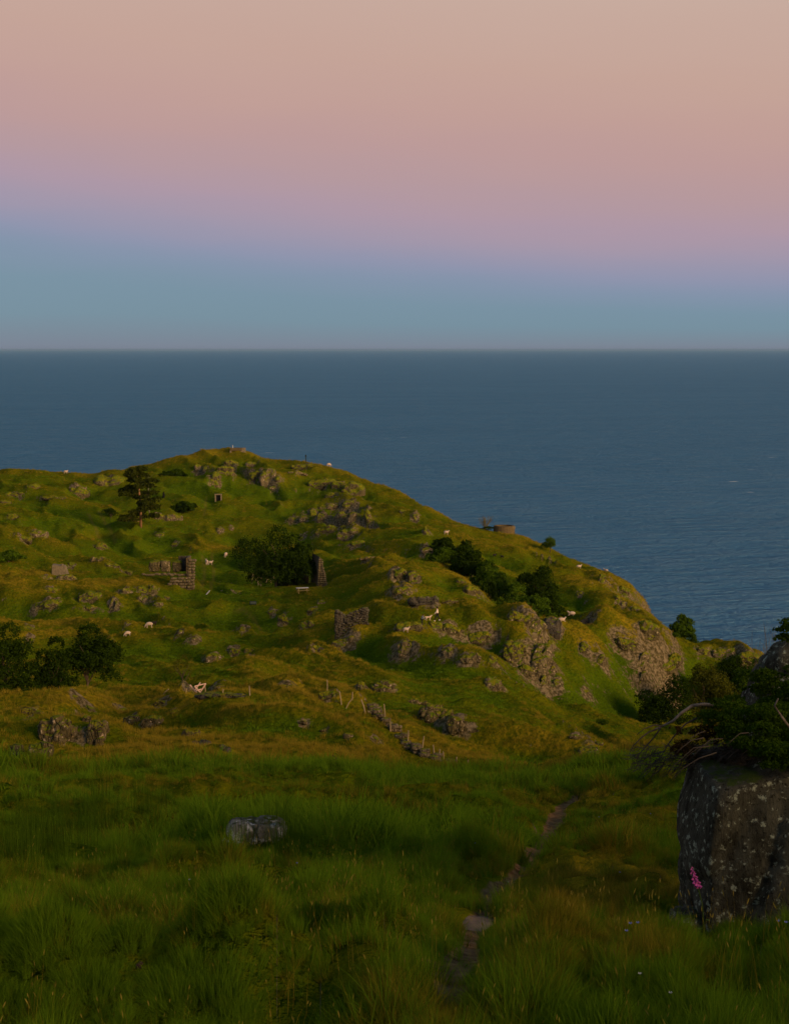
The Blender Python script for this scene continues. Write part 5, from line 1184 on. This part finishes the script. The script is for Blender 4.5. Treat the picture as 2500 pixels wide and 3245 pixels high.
def person(x, y, H, ang, jacket, trous, hairc, shoe, label, bend=0., stride=.28, arms=((.18, .10), (.05, -.05))):
    """facing +X before turning by ang; H standing height"""
    P = hit(x, y); P = at(x, P.y); o = tag(empty('person', P, ang, H / 1.72), label, 'person')
    bx = bend
    pel = Vector((0, 0, .93)); chest = Vector((bx * .55, 0, 1.28 - bx * .10)); neck = Vector((bx * .9, 0, 1.47 - bx * .22)); head = Vector((bx * 1.1 + .03, 0, 1.62 - bx * .30)); crown_ = head + Vector((-.01, 0, .09))
    V = [pel, pel.lerp(chest, .5), chest, neck, head, crown_]; Rr = [(.15, .12), (.135, .10), (.165, .11), .055, (.082, .095), (.06, .065)]
    E = [(0, 1), (1, 2), (2, 3), (3, 4), (4, 5)]
    k = len(V); V += [head + Vector((.105, 0, -.01))]; Rr += [.016]; E += [(4, k)]     # nose
    legs = []; armsP = []
    for s, f in ((1, stride), (-1, -stride)):
        hip = Vector((0, s * .09, .88)); knee = Vector((f * .55 + .06, s * .09, .49)); ank = Vector((f * (1.0 if f > 0 else 1.25), s * .09, .08 if f > 0 else .16)); toe = ank + Vector((.15, 0, -.05))
        k = len(V); V += [hip, knee, ank, toe]; Rr += [.088, .058, .040, .032]; E += [(0, k), (k, k + 1), (k + 1, k + 2), (k + 2, k + 3)]; legs.append((hip, knee, ank, toe))
    for s, (ex, hx) in zip((1, -1), arms):
        sh = chest + Vector((0, s * .19, .12)); el = sh + Vector((ex - .06, s * .05, -.27)); ha = el + Vector((hx + .12, -s * .02, -.20)); 
        k = len(V); V += [sh, el, ha, ha + (ha - el).normalized() * .07]; Rr += [.055, .042, .028, .03]; E += [(2, k), (k, k + 1), (k + 1, k + 2), (k + 2, k + 3)]; armsP.append((sh, el, ha))
        palm = k + 3; dv = (ha - el).normalized(); sd_ = Vector((0, 1, 0))
        for q, (off, ln) in enumerate(((-.030, .062), (-.010, .075), (.010, .070), (.028, .055))):
            k = len(V); b = V[palm] + sd_ * off + dv * .03; V += [b, b + dv * ln + Vector((-.012, 0, 0))]; Rr += [.010, .008]; E += [(palm, k), (k, k + 1)]
        k = len(V); b = V[palm - 1] + Vector((.035, 0, -.02)); V += [b, b + dv * .05 + Vector((.02, 0, 0))]; Rr += [.012, .009]; E += [(palm - 1, k), (k, k + 1)]
    skin('body', V, E, Rr, SKINM, 1, o)
    jv = [pel + Vector((0, 0, -.03)), pel.lerp(chest, .5), chest, neck + Vector((0, 0, -.02))]; jr = [(.185, .15), (.17, .135), (.195, .145), .085]; je = [(0, 1), (1, 2), (2, 3)]
    for sh, el, ha in armsP:
        k = len(jv); jv += [sh, el, el.lerp(ha, .92)]; jr += [.085, .066, .050]; je += [(2, k), (k, k + 1), (k + 1, k + 2)]
    skin('jacket', jv, je, jr, jacket, 1, o)
    tv = [pel + Vector((0, 0, -.02))]; tr = [(.165, .135)]; te = []
    for hip, knee, ank, toe in legs:
        k = len(tv); tv += [hip, knee, knee.lerp(ank, .88)]; tr += [.108, .075, .056]; te += [(0, k), (k, k + 1), (k + 1, k + 2)]
    skin('trousers', tv, te, tr, trous, 1, o)
    for hip, knee, ank, toe in legs:
        bm = bmesh.new(); bmesh.ops.create_icosphere(bm, subdivisions=2, radius=1, matrix=Matrix.Translation((ank + toe) / 2 + Vector((.02, 0, -.02))) @ Matrix.Diagonal((.15, .055, .06, 1))); bmo('shoe', bm, shoe, o, True)
    bm = bmesh.new(); bmesh.ops.create_icosphere(bm, subdivisions=2, radius=1, matrix=Matrix.Translation(head + Vector((-.035, 0, .045))) @ Matrix.Diagonal((.105, .10, .115, 1)))
    bmesh.ops.create_icosphere(bm, subdivisions=2, radius=1, matrix=Matrix.Translation(head + Vector((-.10, 0, -.05))) @ Matrix.Diagonal((.05, .06, .10, 1))); bmo('hair', bm, hairc, o, True)
WHITEC = plain('white_cloth', (.72, .62, .54), .95, .08, 9, .1); NAVY = plain('dark_cloth', (.014, .014, .016), .9, .2, 9, .1); GREYC = plain('grey_blue_cloth', (.19, .22, .27), .9, .1, 9, .1); HAIRD = plain('dark_hair', (.012, .009, .007), .8, .2, 9, .2); SHW = plain('white_shoe', (.62, .58, .55), .7, .05, 9, .05)
person(933, 1325, 1.86, math.pi, WHITEC, NAVY, HAIRD, SHW, 'walker in a white top and black trousers striding left on the rock ledge', .02)
person(900, 1333, 1.36, .3, GREYC, NAVY, HAIRD, NAVY, 'smaller walker in grey jacket stooping to the cream dog', .22, .10, ((.22, .10), (.20, .10)))

# ------------------------------------------------------------------ yew over the near rock, with its dead limb
def P3(x, y, d):
    t, s = ray(x, y); return Vector((float(t) * d, d, CAMZ + float(s) * d))
def yew():
    B = at(1700, 16.2); o = tag(empty('yew_bush', B), 'dark yew sprawling over the huge near rock with a bare limb reaching left', 'yew'); rg = random.Random(4)
    lobes = []
    for x, y, r, d in [(1648, 1452, 30, 15.8), (1620, 1478, 34, 15.7), (1676, 1495, 40, 15.4), (1588, 1500, 28, 15.6), (1560, 1520, 30, 15.2), (1600, 1530, 40, 15.0), (1640, 1540, 44, 14.8), (1683, 1560, 50, 14.6), (1640, 1590, 40, 14.4),
                       (1600, 1572, 40, 14.6), (1560, 1552, 32, 14.9), (1530, 1540, 26, 15.1), (1510, 1524, 18, 15.2), (1690, 1620, 40, 14.3), (1660, 1615, 30, 14.2), (1676, 1352, 22, 15.8), (1690, 1330, 26, 15.9), (1700, 1420, 24, 15.6), (1540, 1508, 20, 15.4), (1720, 1500, 60, 15.3), (1740, 1590, 60, 14.8)]:
        for q in range(6):
            p = P3(x + rg.uniform(-.9, .9) * r, y + rg.uniform(-.6, .6) * r, d - .75 + rg.uniform(-.2, .2)) - B; R_ = r * .0043 * rg.uniform(.35, .75)
            lobes.append((p.x, p.y, p.z, R_ * 1.3, R_, R_ * .5))
    put('foliage', crown_mesh('foliage', lobes, 90000, .0105, YEW, 41), o)
    lb = []
    for x, y, r, d in [(1470, 1590, 26, 15.0), (1500, 1610, 26, 15.0), (1540, 1620, 28, 14.9), (1450, 1560, 16, 15.0), (1520, 1570, 26, 15.2), (1560, 1598, 26, 15.1), (1600, 1612, 22, 14.9), (1560, 1500, 12, 15.5), (1490, 1560, 16, 15.3)]:
        for q in range(4):
            p = P3(x + rg.uniform(-.8, .8) * r, y + rg.uniform(-.5, .5) * r, d - .8 + rg.uniform(-.15, .15)) - B; R_ = r * .0043 * rg.uniform(.4, .8); lb.append((p.x, p.y, p.z, R_ * 1.3, R_, R_ * .6))
    put('withered_foliage', crown_mesh('withered_foliage', lb, 7000, .011, RUST, 42), o)
    def limb(pts, r0, r1, mat, name='branch'):
        bm = bmesh.new(); q = [P3(*p) - B for p in pts]; n = len(q); tube_bm(bm, q, [r0 + (r1 - r0) * k / (n - 1) for k in range(n)], 7); return bmo(name, bm, mat, o, True)
    GW = plain('grey_dead_limb', (.15, .125, .095), .95, .35, 20, .7, (1, 1, 1)); DW = plain('dark_dead_twig', (.060, .048, .034), .95, .35, 20, .6)
    limb([(1720, 1640, 14.9), (1660, 1570, 15.0), (1600, 1520, 15.1), (1545, 1507, 15.1), (1500, 1503, 15.0), (1476, 1506, 14.9), (1452, 1522, 14.8), (1436, 1538, 14.7), (1416, 1548, 14.7), (1398, 1556, 14.6)], .024, .009, GW, 'main_limb')
    main = [(1398, 1556), (1416, 1548), (1452, 1524), (1476, 1508)]
    limb([(1400, 1556, 14.6), (1384, 1562, 14.55), (1368, 1574, 14.5), (1352, 1590, 14.45), (1344, 1604, 14.4)], .009, .003, DW)
    limb([(1414, 1549, 14.65), (1395, 1547, 14.6), (1374, 1555, 14.5), (1358, 1568, 14.5)], .007, .0025, DW)
    limb([(1410, 1552, 14.6), (1396, 1572, 14.6), (1380, 1590, 14.6), (1366, 1606, 14.5), (1352, 1636, 14.5)], .008, .003, DW)
    limb([(1486, 1532, 15.0), (1462, 1545, 14.9), (1440, 1568, 14.8), (1424, 1590, 14.7), (1408, 1618, 14.65), (1398, 1646, 14.6)], .009, .003, DW)
    limb([(1500, 1530, 15.0), (1486, 1532, 15.0)], .010, .009, DW)
    limb([(1425, 1588, 14.7), (1436, 1604, 14.7), (1446, 1612, 14.7)], .006, .0025, DW)
    limb([(1408, 1618, 14.6), (1390, 1632, 14.5), (1376, 1644, 14.5)], .006, .0025, DW)
    limb([(1690, 1560, 13.6), (1668, 1530, 13.5), (1652, 1506, 13.5), (1660, 1490, 13.5)], .012, .006, GW)
    for k in range(18):       # dead limbs under the foliage
        x = rg.uniform(1500, 1640); y = rg.uniform(1560, 1610); a = rg.uniform(-1, .2); l = rg.uniform(40, 95); d = rg.uniform(13.6, 14.2)
        limb([(x, y, d), (x - l * .4, y + l * .12 + 8 * a, d - .05), (x - l * .75, y + l * .35, d - .1), (x - l, y + l * .6, d - .1)], 0.0055, .002, DW)
    bm = bmesh.new()
    for k in range(700):
        t_ = rg.random(); x = 1350 + 260 * t_ ** .8; y = 1592 - 40 * t_ + rg.uniform(0, 50) + (30 * t_); a = math.pi * rg.uniform(.55, 1.15); l = rg.uniform(10, 34); d = 14.4 - .5 * t_ + rg.uniform(-.15, .15)
        p0 = P3(x, y, d) - B; p1 = P3(x + math.cos(a) * l * .5, y + math.sin(a) * l * .5 + 2, d) - B; p2 = P3(x + math.cos(a + .3) * l, y + math.sin(a + .3) * l + 5, d + rg.uniform(-.1, .1)) - B
        tube_bm(bm, [p0, p1, p2], [.0036, .0028, .0012], 3, False)
    bmo('dead_twigs', bm, DW, o)
yew()
def foxglove():
    B = hit(1500, 2018); B = at(1500, 12.6); o = tag(empty('foxglove', B), 'pink foxglove spike leaning left against the huge near rock', 'foxglove')
    PINK = plain('foxglove_pink', (.52, .085, .30), .7, .2, 30, .1); ST_ = plain('foxglove_stem', (.05, .09, .01), .9, .2, 30, .1)
    q = [P3(1508, 1990, 12.5) - B, P3(1498, 1930, 12.45) - B, P3(1486, 1885, 12.4) - B, P3(1474, 1850, 12.4) - B]; q[0].z = -.05
    bm = bmesh.new(); tube_bm(bm, q, [.006, .005, .004, .002], 5); bmo('stem', bm, ST_, o, True); rg = random.Random(2)
    for k in range(17):
        f = k / 16; p = q[3].lerp(q[2], min(1, f * 1.0)) if f < .95 else q[2]; s = .006 + .010 * f; a = k * 2.4
        dr = Vector((math.cos(a) * .8 + (.3), -abs(math.sin(a)) * .8, -.75)).normalized(); bm = bmesh.new(); c = p + dr * s * .4
        tube_bm(bm, [c, c + dr * s * 1.1, c + dr * s * 2.2, c + dr * s * 2.6], [s * .35, s * .62, s * .72, s * .95], 7, False); bmo('bell', bm, PINK, o, True)
    bm = bmesh.new()
    for k in range(5):
        a = k * 1.3; b = q[0].lerp(q[1], .1 + .15 * k); e = b + Vector((math.cos(a) * .09, math.sin(a) * .06, .03)); m_ = (b + e) / 2 + Vector((0, 0, .02)); w_ = Vector((-math.sin(a), math.cos(a), 0)) * .018
        v = [bm.verts.new(p) for p in (b, m_ + w_, e, m_ - w_)]; bm.faces.new(v)
    bmo('leaves', bm, ST_, o)
foxglove()
def stalk(x, yb, yt, d, label, n=6, lean=0.):
    B = at(x, d); h = zrow(yt, d) - B.z; o = tag(empty('dead_flower_stalk', B), label, 'dead plant'); rg = random.Random(int(x)); BR = DEADST
    bm = bmesh.new(); tube_bm(bm, [(0, 0, 0), (lean * .3, 0, h * .5), (lean, 0, h)], [.006, .005, .003], 5); bmo('stem', bm, BR, o, True)
    for k in range(n):
        z = h * (.72 + .28 * k / n) if k > 1 else h * .45; a = rg.uniform(0, 6.28); l = rg.uniform(.03, .08); p = Vector((lean * z / h, 0, z)); e = p + Vector((math.cos(a) * l, math.sin(a) * l * .6, l * .5))
        bm = bmesh.new(); tube_bm(bm, [p, e], [.003, .002], 4); bmesh.ops.create_icosphere(bm, subdivisions=1, radius=.018, matrix=Matrix.Translation(e)); bmo('seed_head', bm, BR, o)
DEADST = plain('dead_stalk', (.045, .024, .018), 1, .3, 20, .3)
stalk(500, 1965, 1850, 17.0, 'tall dark dead flower stalk in the near grass below the white topped stone', 8, .02)
stalk(139, 2184, 2012, 9.0, 'dark dead stalk near the lower left corner', 5, .03)
stalk(313, 2184, 2085, 8.7, 'dark dead thistle right of the corner stalk at the bottom edge', 6)
stalk(715, 1690, 1612, 42, 'thin dark stalk on the brow of the near slope', 6)
def flower(x, y, col, where=None):
    P = hit(x, y + 8 * 14 / max(8, hit(x, y).y)); d = P.y; o = tag(empty('wild_flower', P), 'tiny %s flower %s' % (col[0], where), 'flower', 'small wild flowers in the near grass')
    z = zrow(y, d) - P.z; z = min(max(z, .12), .7)
    bm = bmesh.new(); tube_bm(bm, [(0, 0, 0), (.01, 0, z)], [.002, .0015], 4); bmo('stem', bm, BLADE[0], o)
    bm = bmesh.new(); r = col[2]
    for k in range(6):
        a = k * math.pi / 3; v = [bm.verts.new((.01 + math.cos(a + q) * rr, math.sin(a + q) * rr, z + zz)) for q, rr, zz in ((0, r * .1, 0), (-.45, r * .8, .004), (0, r * 1.15, .010), (.45, r * .8, .004))]; bm.faces.new(v)
    bmesh.ops.create_icosphere(bm, subdivisions=1, radius=r * .4, matrix=Matrix.Translation((.01, 0, z + .003))); bmo('petals', bm, col[1], o)
BLUE = ('pale blue', plain('blue_petal', (.20, .22, .46), .8, .1, 9, 0), .011); WHT = ('white', plain('white_petal', (.45, .45, .40), .8, .1, 9, 0), .010); YEL = ('yellow', plain('yellow_petal', (.50, .38, .04), .8, .1, 9, 0), .011)
for x, y, w in ((632, 1860, 'in open grass below the white topped stone'), (1012, 1815, 'left of the path bend'), (1386, 1748, 'in grass left of the upper edge of the huge rock'), (1340, 2005, 'at left of the close trio low on the right'),
                (1356, 2003, 'at top of the close trio low on the right'), (1332, 2022, 'lowest of the close trio on the right'), (1655, 2000, 'left of two at the foot of the huge rock'), (1672, 2004, 'right of two at the foot of the huge rock'),
                (1276, 1755, 'in grass just right of the upper path'), (928, 1662, 'near the brow left of the dark stalk rocks'), (1320, 1880, 'halfway between path and huge rock')): flower(x, y, BLUE, w)
for x, y, w in ((510, 1640, 'on the brow, left of the close pair'), (555, 1638, 'on the brow, right of the close pair'), (1075, 1693, 'on the near slope left of the path top'), (1082, 1900, 'just right of the path slab'),
                (1425, 2160, 'lowest of all near the bottom right'), (1360, 2117, 'above and left of the lowest white one'), (402, 1900, 'in the left near grass')): flower(x, y, WHT, w)
for x, y, w in ((620, 1672, 'behind the white topped stone'), (104, 1900, 'in the far left near grass')): flower(x, y, YEL, w)

# ------------------------------------------------------------------ grass
def blades(n, rad, h0, h1, w, bend, seg, seed, mat, name, droop=.0, seedhead=0, upright=0.):
    rg = np.random.default_rng(seed)
    a = rg.uniform(0, 2 * np.pi, n); r = rad * np.sqrt(rg.uniform(0, 1, n)); bx = np.cos(a) * r; by = np.sin(a) * r
    h = rg.uniform(h0, h1, n) * (1 - .25 * (r / rad) ** 2); da = a + rg.normal(0, .9, n); lean = bend * rg.uniform(.15, 1.0, n) * h * (1 - upright)
    ca = np.cos(da); sa = np.sin(da); fa = rg.uniform(0, np.pi, n); V = []; F = []
    ts = np.linspace(0, 1, seg + 1)
    for k, t_ in enumerate(ts):
        cx_ = bx + ca * lean * t_ ** 1.8; cy_ = by + sa * lean * t_ ** 1.8; cz = h * (t_ - droop * t_ ** 3) - .03
        ww = w * (1 - t_ ** 1.4 * .93) * .5
        V.append(np.stack([cx_ - np.cos(fa) * ww, cy_ - np.sin(fa) * ww, cz], 1)); V.append(np.stack([cx_ + np.cos(fa) * ww, cy_ + np.sin(fa) * ww, cz], 1))
    V = np.concatenate(V); idx = np.arange(n)
    for k in range(seg): F.append(np.stack([idx + 2 * k * n, idx + (2 * k + 1) * n, idx + (2 * k + 3) * n, idx + (2 * k + 2) * n], 1))
    F = np.concatenate(F)
    mats = [mat]; mi = np.zeros(len(F), int)
    if seedhead:
        m = min(n, seedhead); sel = rg.choice(n, m, replace=False); top = .96
        cx_ = bx[sel] + ca[sel] * lean[sel]; cy_ = by[sel] + sa[sel] * lean[sel]; cz = h[sel] * (1 - droop) - .03
        base = len(V); L_ = h[sel] * rg.uniform(.06, .12, m); W_ = rg.uniform(.003, .0060, m)
        dx = ca[sel] * L_ * .35; dy = sa[sel] * L_ * .35
        pts = []
        for (t_, q) in ((-.1, .3), (.35, 1.0), (.75, .8), (1.05, .1)):
            for s in (-1, 1): pts.append(np.stack([cx_ + dx * t_ + s * W_ * q * np.cos(fa[sel]), cy_ + dy * t_ + s * W_ * q * np.sin(fa[sel]), cz + L_ * t_], 1))
        V = np.vstack([V] + pts); i = np.arange(m); F2 = np.concatenate([np.stack([base + i + 2 * k * m, base + i + (2 * k + 1) * m, base + i + (2 * k + 3) * m, base + i + (2 * k + 2) * m], 1) for k in range(3)])
        F = np.vstack([F, F2]); mi = np.concatenate([mi, np.ones(len(F2), int)]); mats.append(SEED)
    me = mesh_np(name, V, F, None, False)
    for q in mats: me.materials.append(q)
    me.polygons.foreach_set('material_index', mi.astype(np.int32)); me.update(); return me
def scatter(name, protos, X, Y, Z, idx, scl, label, tilt=.12, zs=None, lean=None):
    """one object of uncountable tufts: points carrying instances"""
    n = len(X); me = bpy.data.meshes.new(name); me.vertices.add(n); me.vertices.foreach_set('co', np.stack([X, Y, Z], 1).astype(np.float32).ravel())
    rg = np.random.default_rng(len(X))
    rot = np.stack([rg.normal(0, tilt, n), rg.normal(0, tilt, n), rg.uniform(0, 6.283, n)], 1).astype(np.float32)
    if lean is not None: rot[:, 1] += lean[0]; rot[:, 2] = lean[1]
    a = me.attributes.new('rot', 'FLOAT_VECTOR', 'POINT'); a.data.foreach_set('vector', rot.ravel())
    s3 = np.stack([scl, scl, scl * (zs if zs is not None else 1)], 1).astype(np.float32)
    a = me.attributes.new('scl', 'FLOAT_VECTOR', 'POINT'); a.data.foreach_set('vector', s3.ravel())
    a = me.attributes.new('idx', 'INT', 'POINT'); a.data.foreach_set('value', idx.astype(np.int32))
    o = put(name, me); tag(o, label, None, None, 'stuff')
    col = bpy.data.collections.new(name + '_tufts')
    for k, m in enumerate(protos):
        q = bpy.data.objects.new('%s_tuft_%02d' % (name, k), m); col.objects.link(q)
    gt = bpy.data.node_groups.new(name + '_scatter', 'GeometryNodeTree'); gt.interface.new_socket('Geometry', in_out='INPUT', socket_type='NodeSocketGeometry'); gt.interface.new_socket('Geometry', in_out='OUTPUT', socket_type='NodeSocketGeometry')
    gi = gt.nodes.new('NodeGroupInput'); go = gt.nodes.new('NodeGroupOutput'); iop = gt.nodes.new('GeometryNodeInstanceOnPoints'); ci = gt.nodes.new('GeometryNodeCollectionInfo')
    ci.inputs['Collection'].default_value = col; ci.inputs['Separate Children'].default_value = True; ci.inputs['Reset Children'].default_value = True
    def att(nm, ty):
        q = gt.nodes.new('GeometryNodeInputNamedAttribute'); q.data_type = ty; q.inputs['Name'].default_value = nm; return q.outputs['Attribute']
    gt.links.new(gi.outputs[0], iop.inputs['Points']); gt.links.new(ci.outputs[0], iop.inputs['Instance']); iop.inputs['Pick Instance'].default_value = True
    gt.links.new(att('idx', 'INT'), iop.inputs['Instance Index']); gt.links.new(att('rot', 'FLOAT_VECTOR'), iop.inputs['Rotation']); gt.links.new(att('scl', 'FLOAT_VECTOR'), iop.inputs['Scale'])
    gt.links.new(iop.outputs[0], go.inputs[0]); md = o.modifiers.new('scatter', 'NODES'); md.node_group = gt
    return o
def grid_sample(A, X, Y):
    t = X / Y; j = np.clip(np.interp(t, tx, np.arange(NJ)), 0, NJ - 1).astype(int); i = np.clip(np.interp(Y, Yr, np.arange(NI)), 0, NI - 1).astype(int); return A[i, j]
def sample(n, y0, y1, p, tmax):
    """points with density falling as distance**-p"""
    u = rng.uniform(0, 1, n); q = 2 - p; Y = (y0 ** q + u * (y1 ** q - y0 ** q)) ** (1 / q); return rng.uniform(-tmax, tmax, n) * Y, Y
near_p = [blades(60, .17, .28, .62, .0075, .55, 4, 1, BLADE[0], 'tuft', .12), blades(60, .20, .24, .55, .0075, .75, 4, 2, BLADE[0], 'tuft', .22), blades(50, .15, .34, .70, .007, .45, 4, 3, BLADE[0], 'tuft', .08),
          blades(50, .18, .24, .52, .007, .7, 4, 4, BLADE[1], 'tuft', .18), blades(46, .18, .28, .58, .0065, .6, 4, 5, BLADE[1], 'tuft', .12),
          blades(40, .17, .26, .56, .006, .7, 4, 6, BLADE[2], 'tuft', .2)]
far_p = [blades(60, .26, .26, .60, .016, .6, 3, 11, BLADE[0], 'tuft', .15), blades(60, .28, .24, .55, .016, .75, 3, 12, BLADE[0], 'tuft', .2), blades(50, .24, .24, .55, .015, .6, 3, 13, BLADE[1], 'tuft', .15), blades(50, .26, .26, .55, .014, .6, 3, 14, BLADE[2], 'tuft', .15)]
def clump(X, Y, lx, ly, s):
    return fbm2(X / lx + fbm2(X / 3, Y / 3, 2, s + 5) * .8, Y / ly, 3, s)
def drop_near(X, Y, extra=0.):
    keep = ((grid_sample(pathm, X, Y) + rng.uniform(-.65, .2, len(X))) < .24)
    for cx_, cy_, r in [(at(545, dS).x, dS - .2, .52), (at(484, dS).x, dS - .55, .36), (at(545, dS).x, dS - .75, .30), (hit(1000, 1976).x, hit(1000, 1976).y, .30)]:
        keep &= np.hypot(X - cx_, Y - cy_) > r
    return keep
# near grass, two rings
X, Y = sample(52000, 5.5, 21, .75, .30)
k = drop_near(X, Y) & (clump(X, Y, .95, .8, 201) > -.20 + rng.uniform(-.15, .1, len(X))); X, Y = X[k], Y[k]
dv = grid_sample(dry, X, Y) * .5 + rng.normal(0, .22, len(X)) + fbm2(X / 1.3, Y / 1.3, 2, 101) * .6
idx = np.where(dv < .10, rng.integers(0, 3, len(X)), np.where(dv < .42, rng.integers(3, 5, len(X)), 5))
td = tussock(X, Y, TS); lean_n = (np.clip(td[0] / .5, 0, 1) * .55, np.arctan2(td[2], td[1]))
lp = (np.exp(-(td[0] / .5) ** 2) * (.45 + 1.1 * td[3]) + .42) * np.clip(fbm2(X / 4, Y / 3, 2, 103) * .9 + .95, .5, 1.5) * rng.uniform(.7, 1.3, len(X)) * np.interp(Y, [6, 16], [.62, 1.0]); lp = np.where(idx >= 3, lp * .85, lp)
scatter('near_grass', near_p, X, Y, gz(X, Y), idx, lp * .40, 'long dark green grass on the shaded near slope', .16, None, lean_n)
X, Y = sample(42000, 20, 62, .8, .31)
k = drop_near(X, Y) & (clump(X, Y, 1.3, 1.1, 201) > -.22 + rng.uniform(-.15, .1, len(X))); X, Y = X[k], Y[k]
dv = grid_sample(dry, X, Y) * .5 + rng.normal(0, .2, len(X)) + fbm2(X / 2.2, Y / 2.2, 2, 105) * .5 + np.clip((Y - 44) / 12, 0, 1) * .5
idx = np.where(dv < .12, rng.integers(0, 2, len(X)), np.where(dv < .46, 2, 3))
td = tussock(X, Y, TS); lean_f = (np.clip(td[0] / .5, 0, 1) * .5, np.arctan2(td[2], td[1]))
lp = (np.exp(-(td[0] / .5) ** 2) * (.45 + 1.1 * td[3]) + .40) * np.clip(fbm2(X / 5, Y / 4, 2, 107) * 1.2 + .95, .45, 1.7) * rng.uniform(.7, 1.3, len(X)); lp = np.where(idx >= 2, lp * .85, lp)
scatter('grass', far_p, X, Y, gz(X, Y), idx, lp * .54, 'tussocky green grass towards the brow of the near slope', .16, None, lean_f)
# seed-bearing stems over it
sh_p = [blades(5, .10, .50, .82, .004, .35, 4, 21, BLADE[2], 'seeding_grass', .06, 5), blades(4, .12, .42, .74, .004, .7, 4, 22, BLADE[2], 'seeding_grass', .16, 4), blades(3, .06, .55, .9, .004, .3, 4, 23, BLADE[1], 'seeding_grass', .05, 3)]
X, Y = sample(9500, 6.5, 58, .8, .29)
k = drop_near(X, Y) & ((fbm2(X / 3, Y / 3, 2, 111) + grid_sample(dry, X, Y) * .35 + rng.uniform(-.35, .35, len(X))) > .02); X, Y = X[k], Y[k]
scatter('seeding_grass', sh_p, X, Y, gz(X, Y), rng.integers(0, 3, len(X)), rng.uniform(.32, .62, len(X)), 'thin stems with pale yellow seed heads above the near grass')
# rushes
rp = [blades(60, .22, .65, 1.15, .006, .16, 3, 31, LEAF_M, 'rushes', 0, 0, .3), blades(34, .16, .6, 1.0, .006, .22, 3, 32, LEAF_M, 'rushes', 0, 0, .3)]
RX = []; RY = []
for (x, y, n, sx_, sy_) in [(545, 1828, 5, 44, 6), (600, 1822, 5, 24, 8), (590, 1800, 3, 16, 5), (110, 1800, 20, 90, 50), (210, 1760, 14, 60, 40), (40, 1850, 12, 50, 40), (330, 1725, 8, 50, 20), (790, 1690, 6, 40, 12)]:
    for q in range(n):
        p = hit(x + rng.normal(0, sx_ * .6), y + rng.normal(0, sy_ * .6)); RX.append(p.x); RY.append(p.y)
RX = np.array(RX); RY = np.array(RY)
scatter('rushes', rp, RX, RY, gz(RX, RY), rng.integers(0, 2, len(RX)), rng.uniform(.5, .85, len(RX)), 'tall dark rushes standing in the near grass', .05)
# pasture tufts from the brow out to the headland
mid_p = [blades(26, .34, .12, .26, .030, .8, 2, 41, BLADE[0], 'pasture', .1), blades(26, .34, .12, .28, .028, .8, 2, 42, BLADE[0], 'pasture', .1), blades(26, .32, .14, .30, .026, .8, 2, 43, BLADE[1], 'pasture', .1), blades(26, .34, .12, .30, .028, .8, 2, 44, BLADE[1], 'pasture', .1), blades(24, .30, .20, .42, .022, .7, 2, 45, BLADE[2], 'pasture', .1)]
X, Y = sample(84000, 58, 560, 1.55, .30)
zz = gz(X, Y); k = (grid_sample(rocky, X, Y) < .45 + rng.uniform(-.2, .2, len(X))) & (zz > 8) & (grid_sample(dtr, X, Y) < .3); X, Y, zz = X[k], Y[k], zz[k]
dv = grid_sample(dry, X, Y) * .55 + rng.normal(0, .16, len(X)) + fbm2(X / 5, Y / 5, 2, 121) * .3
idx = np.where(dv < -.02, rng.integers(0, 2, len(X)), np.where(dv < .30, rng.integers(2, 4, len(X)), 4))
scatter('pasture_grass', mid_p, X, Y, zz, idx, rng.uniform(.6, 1.15, len(X)) * np.interp(Y, [58, 250, 560], [1.05, 1.2, 1.7]), 'tufted green and tan pasture grass over the hills', .2)
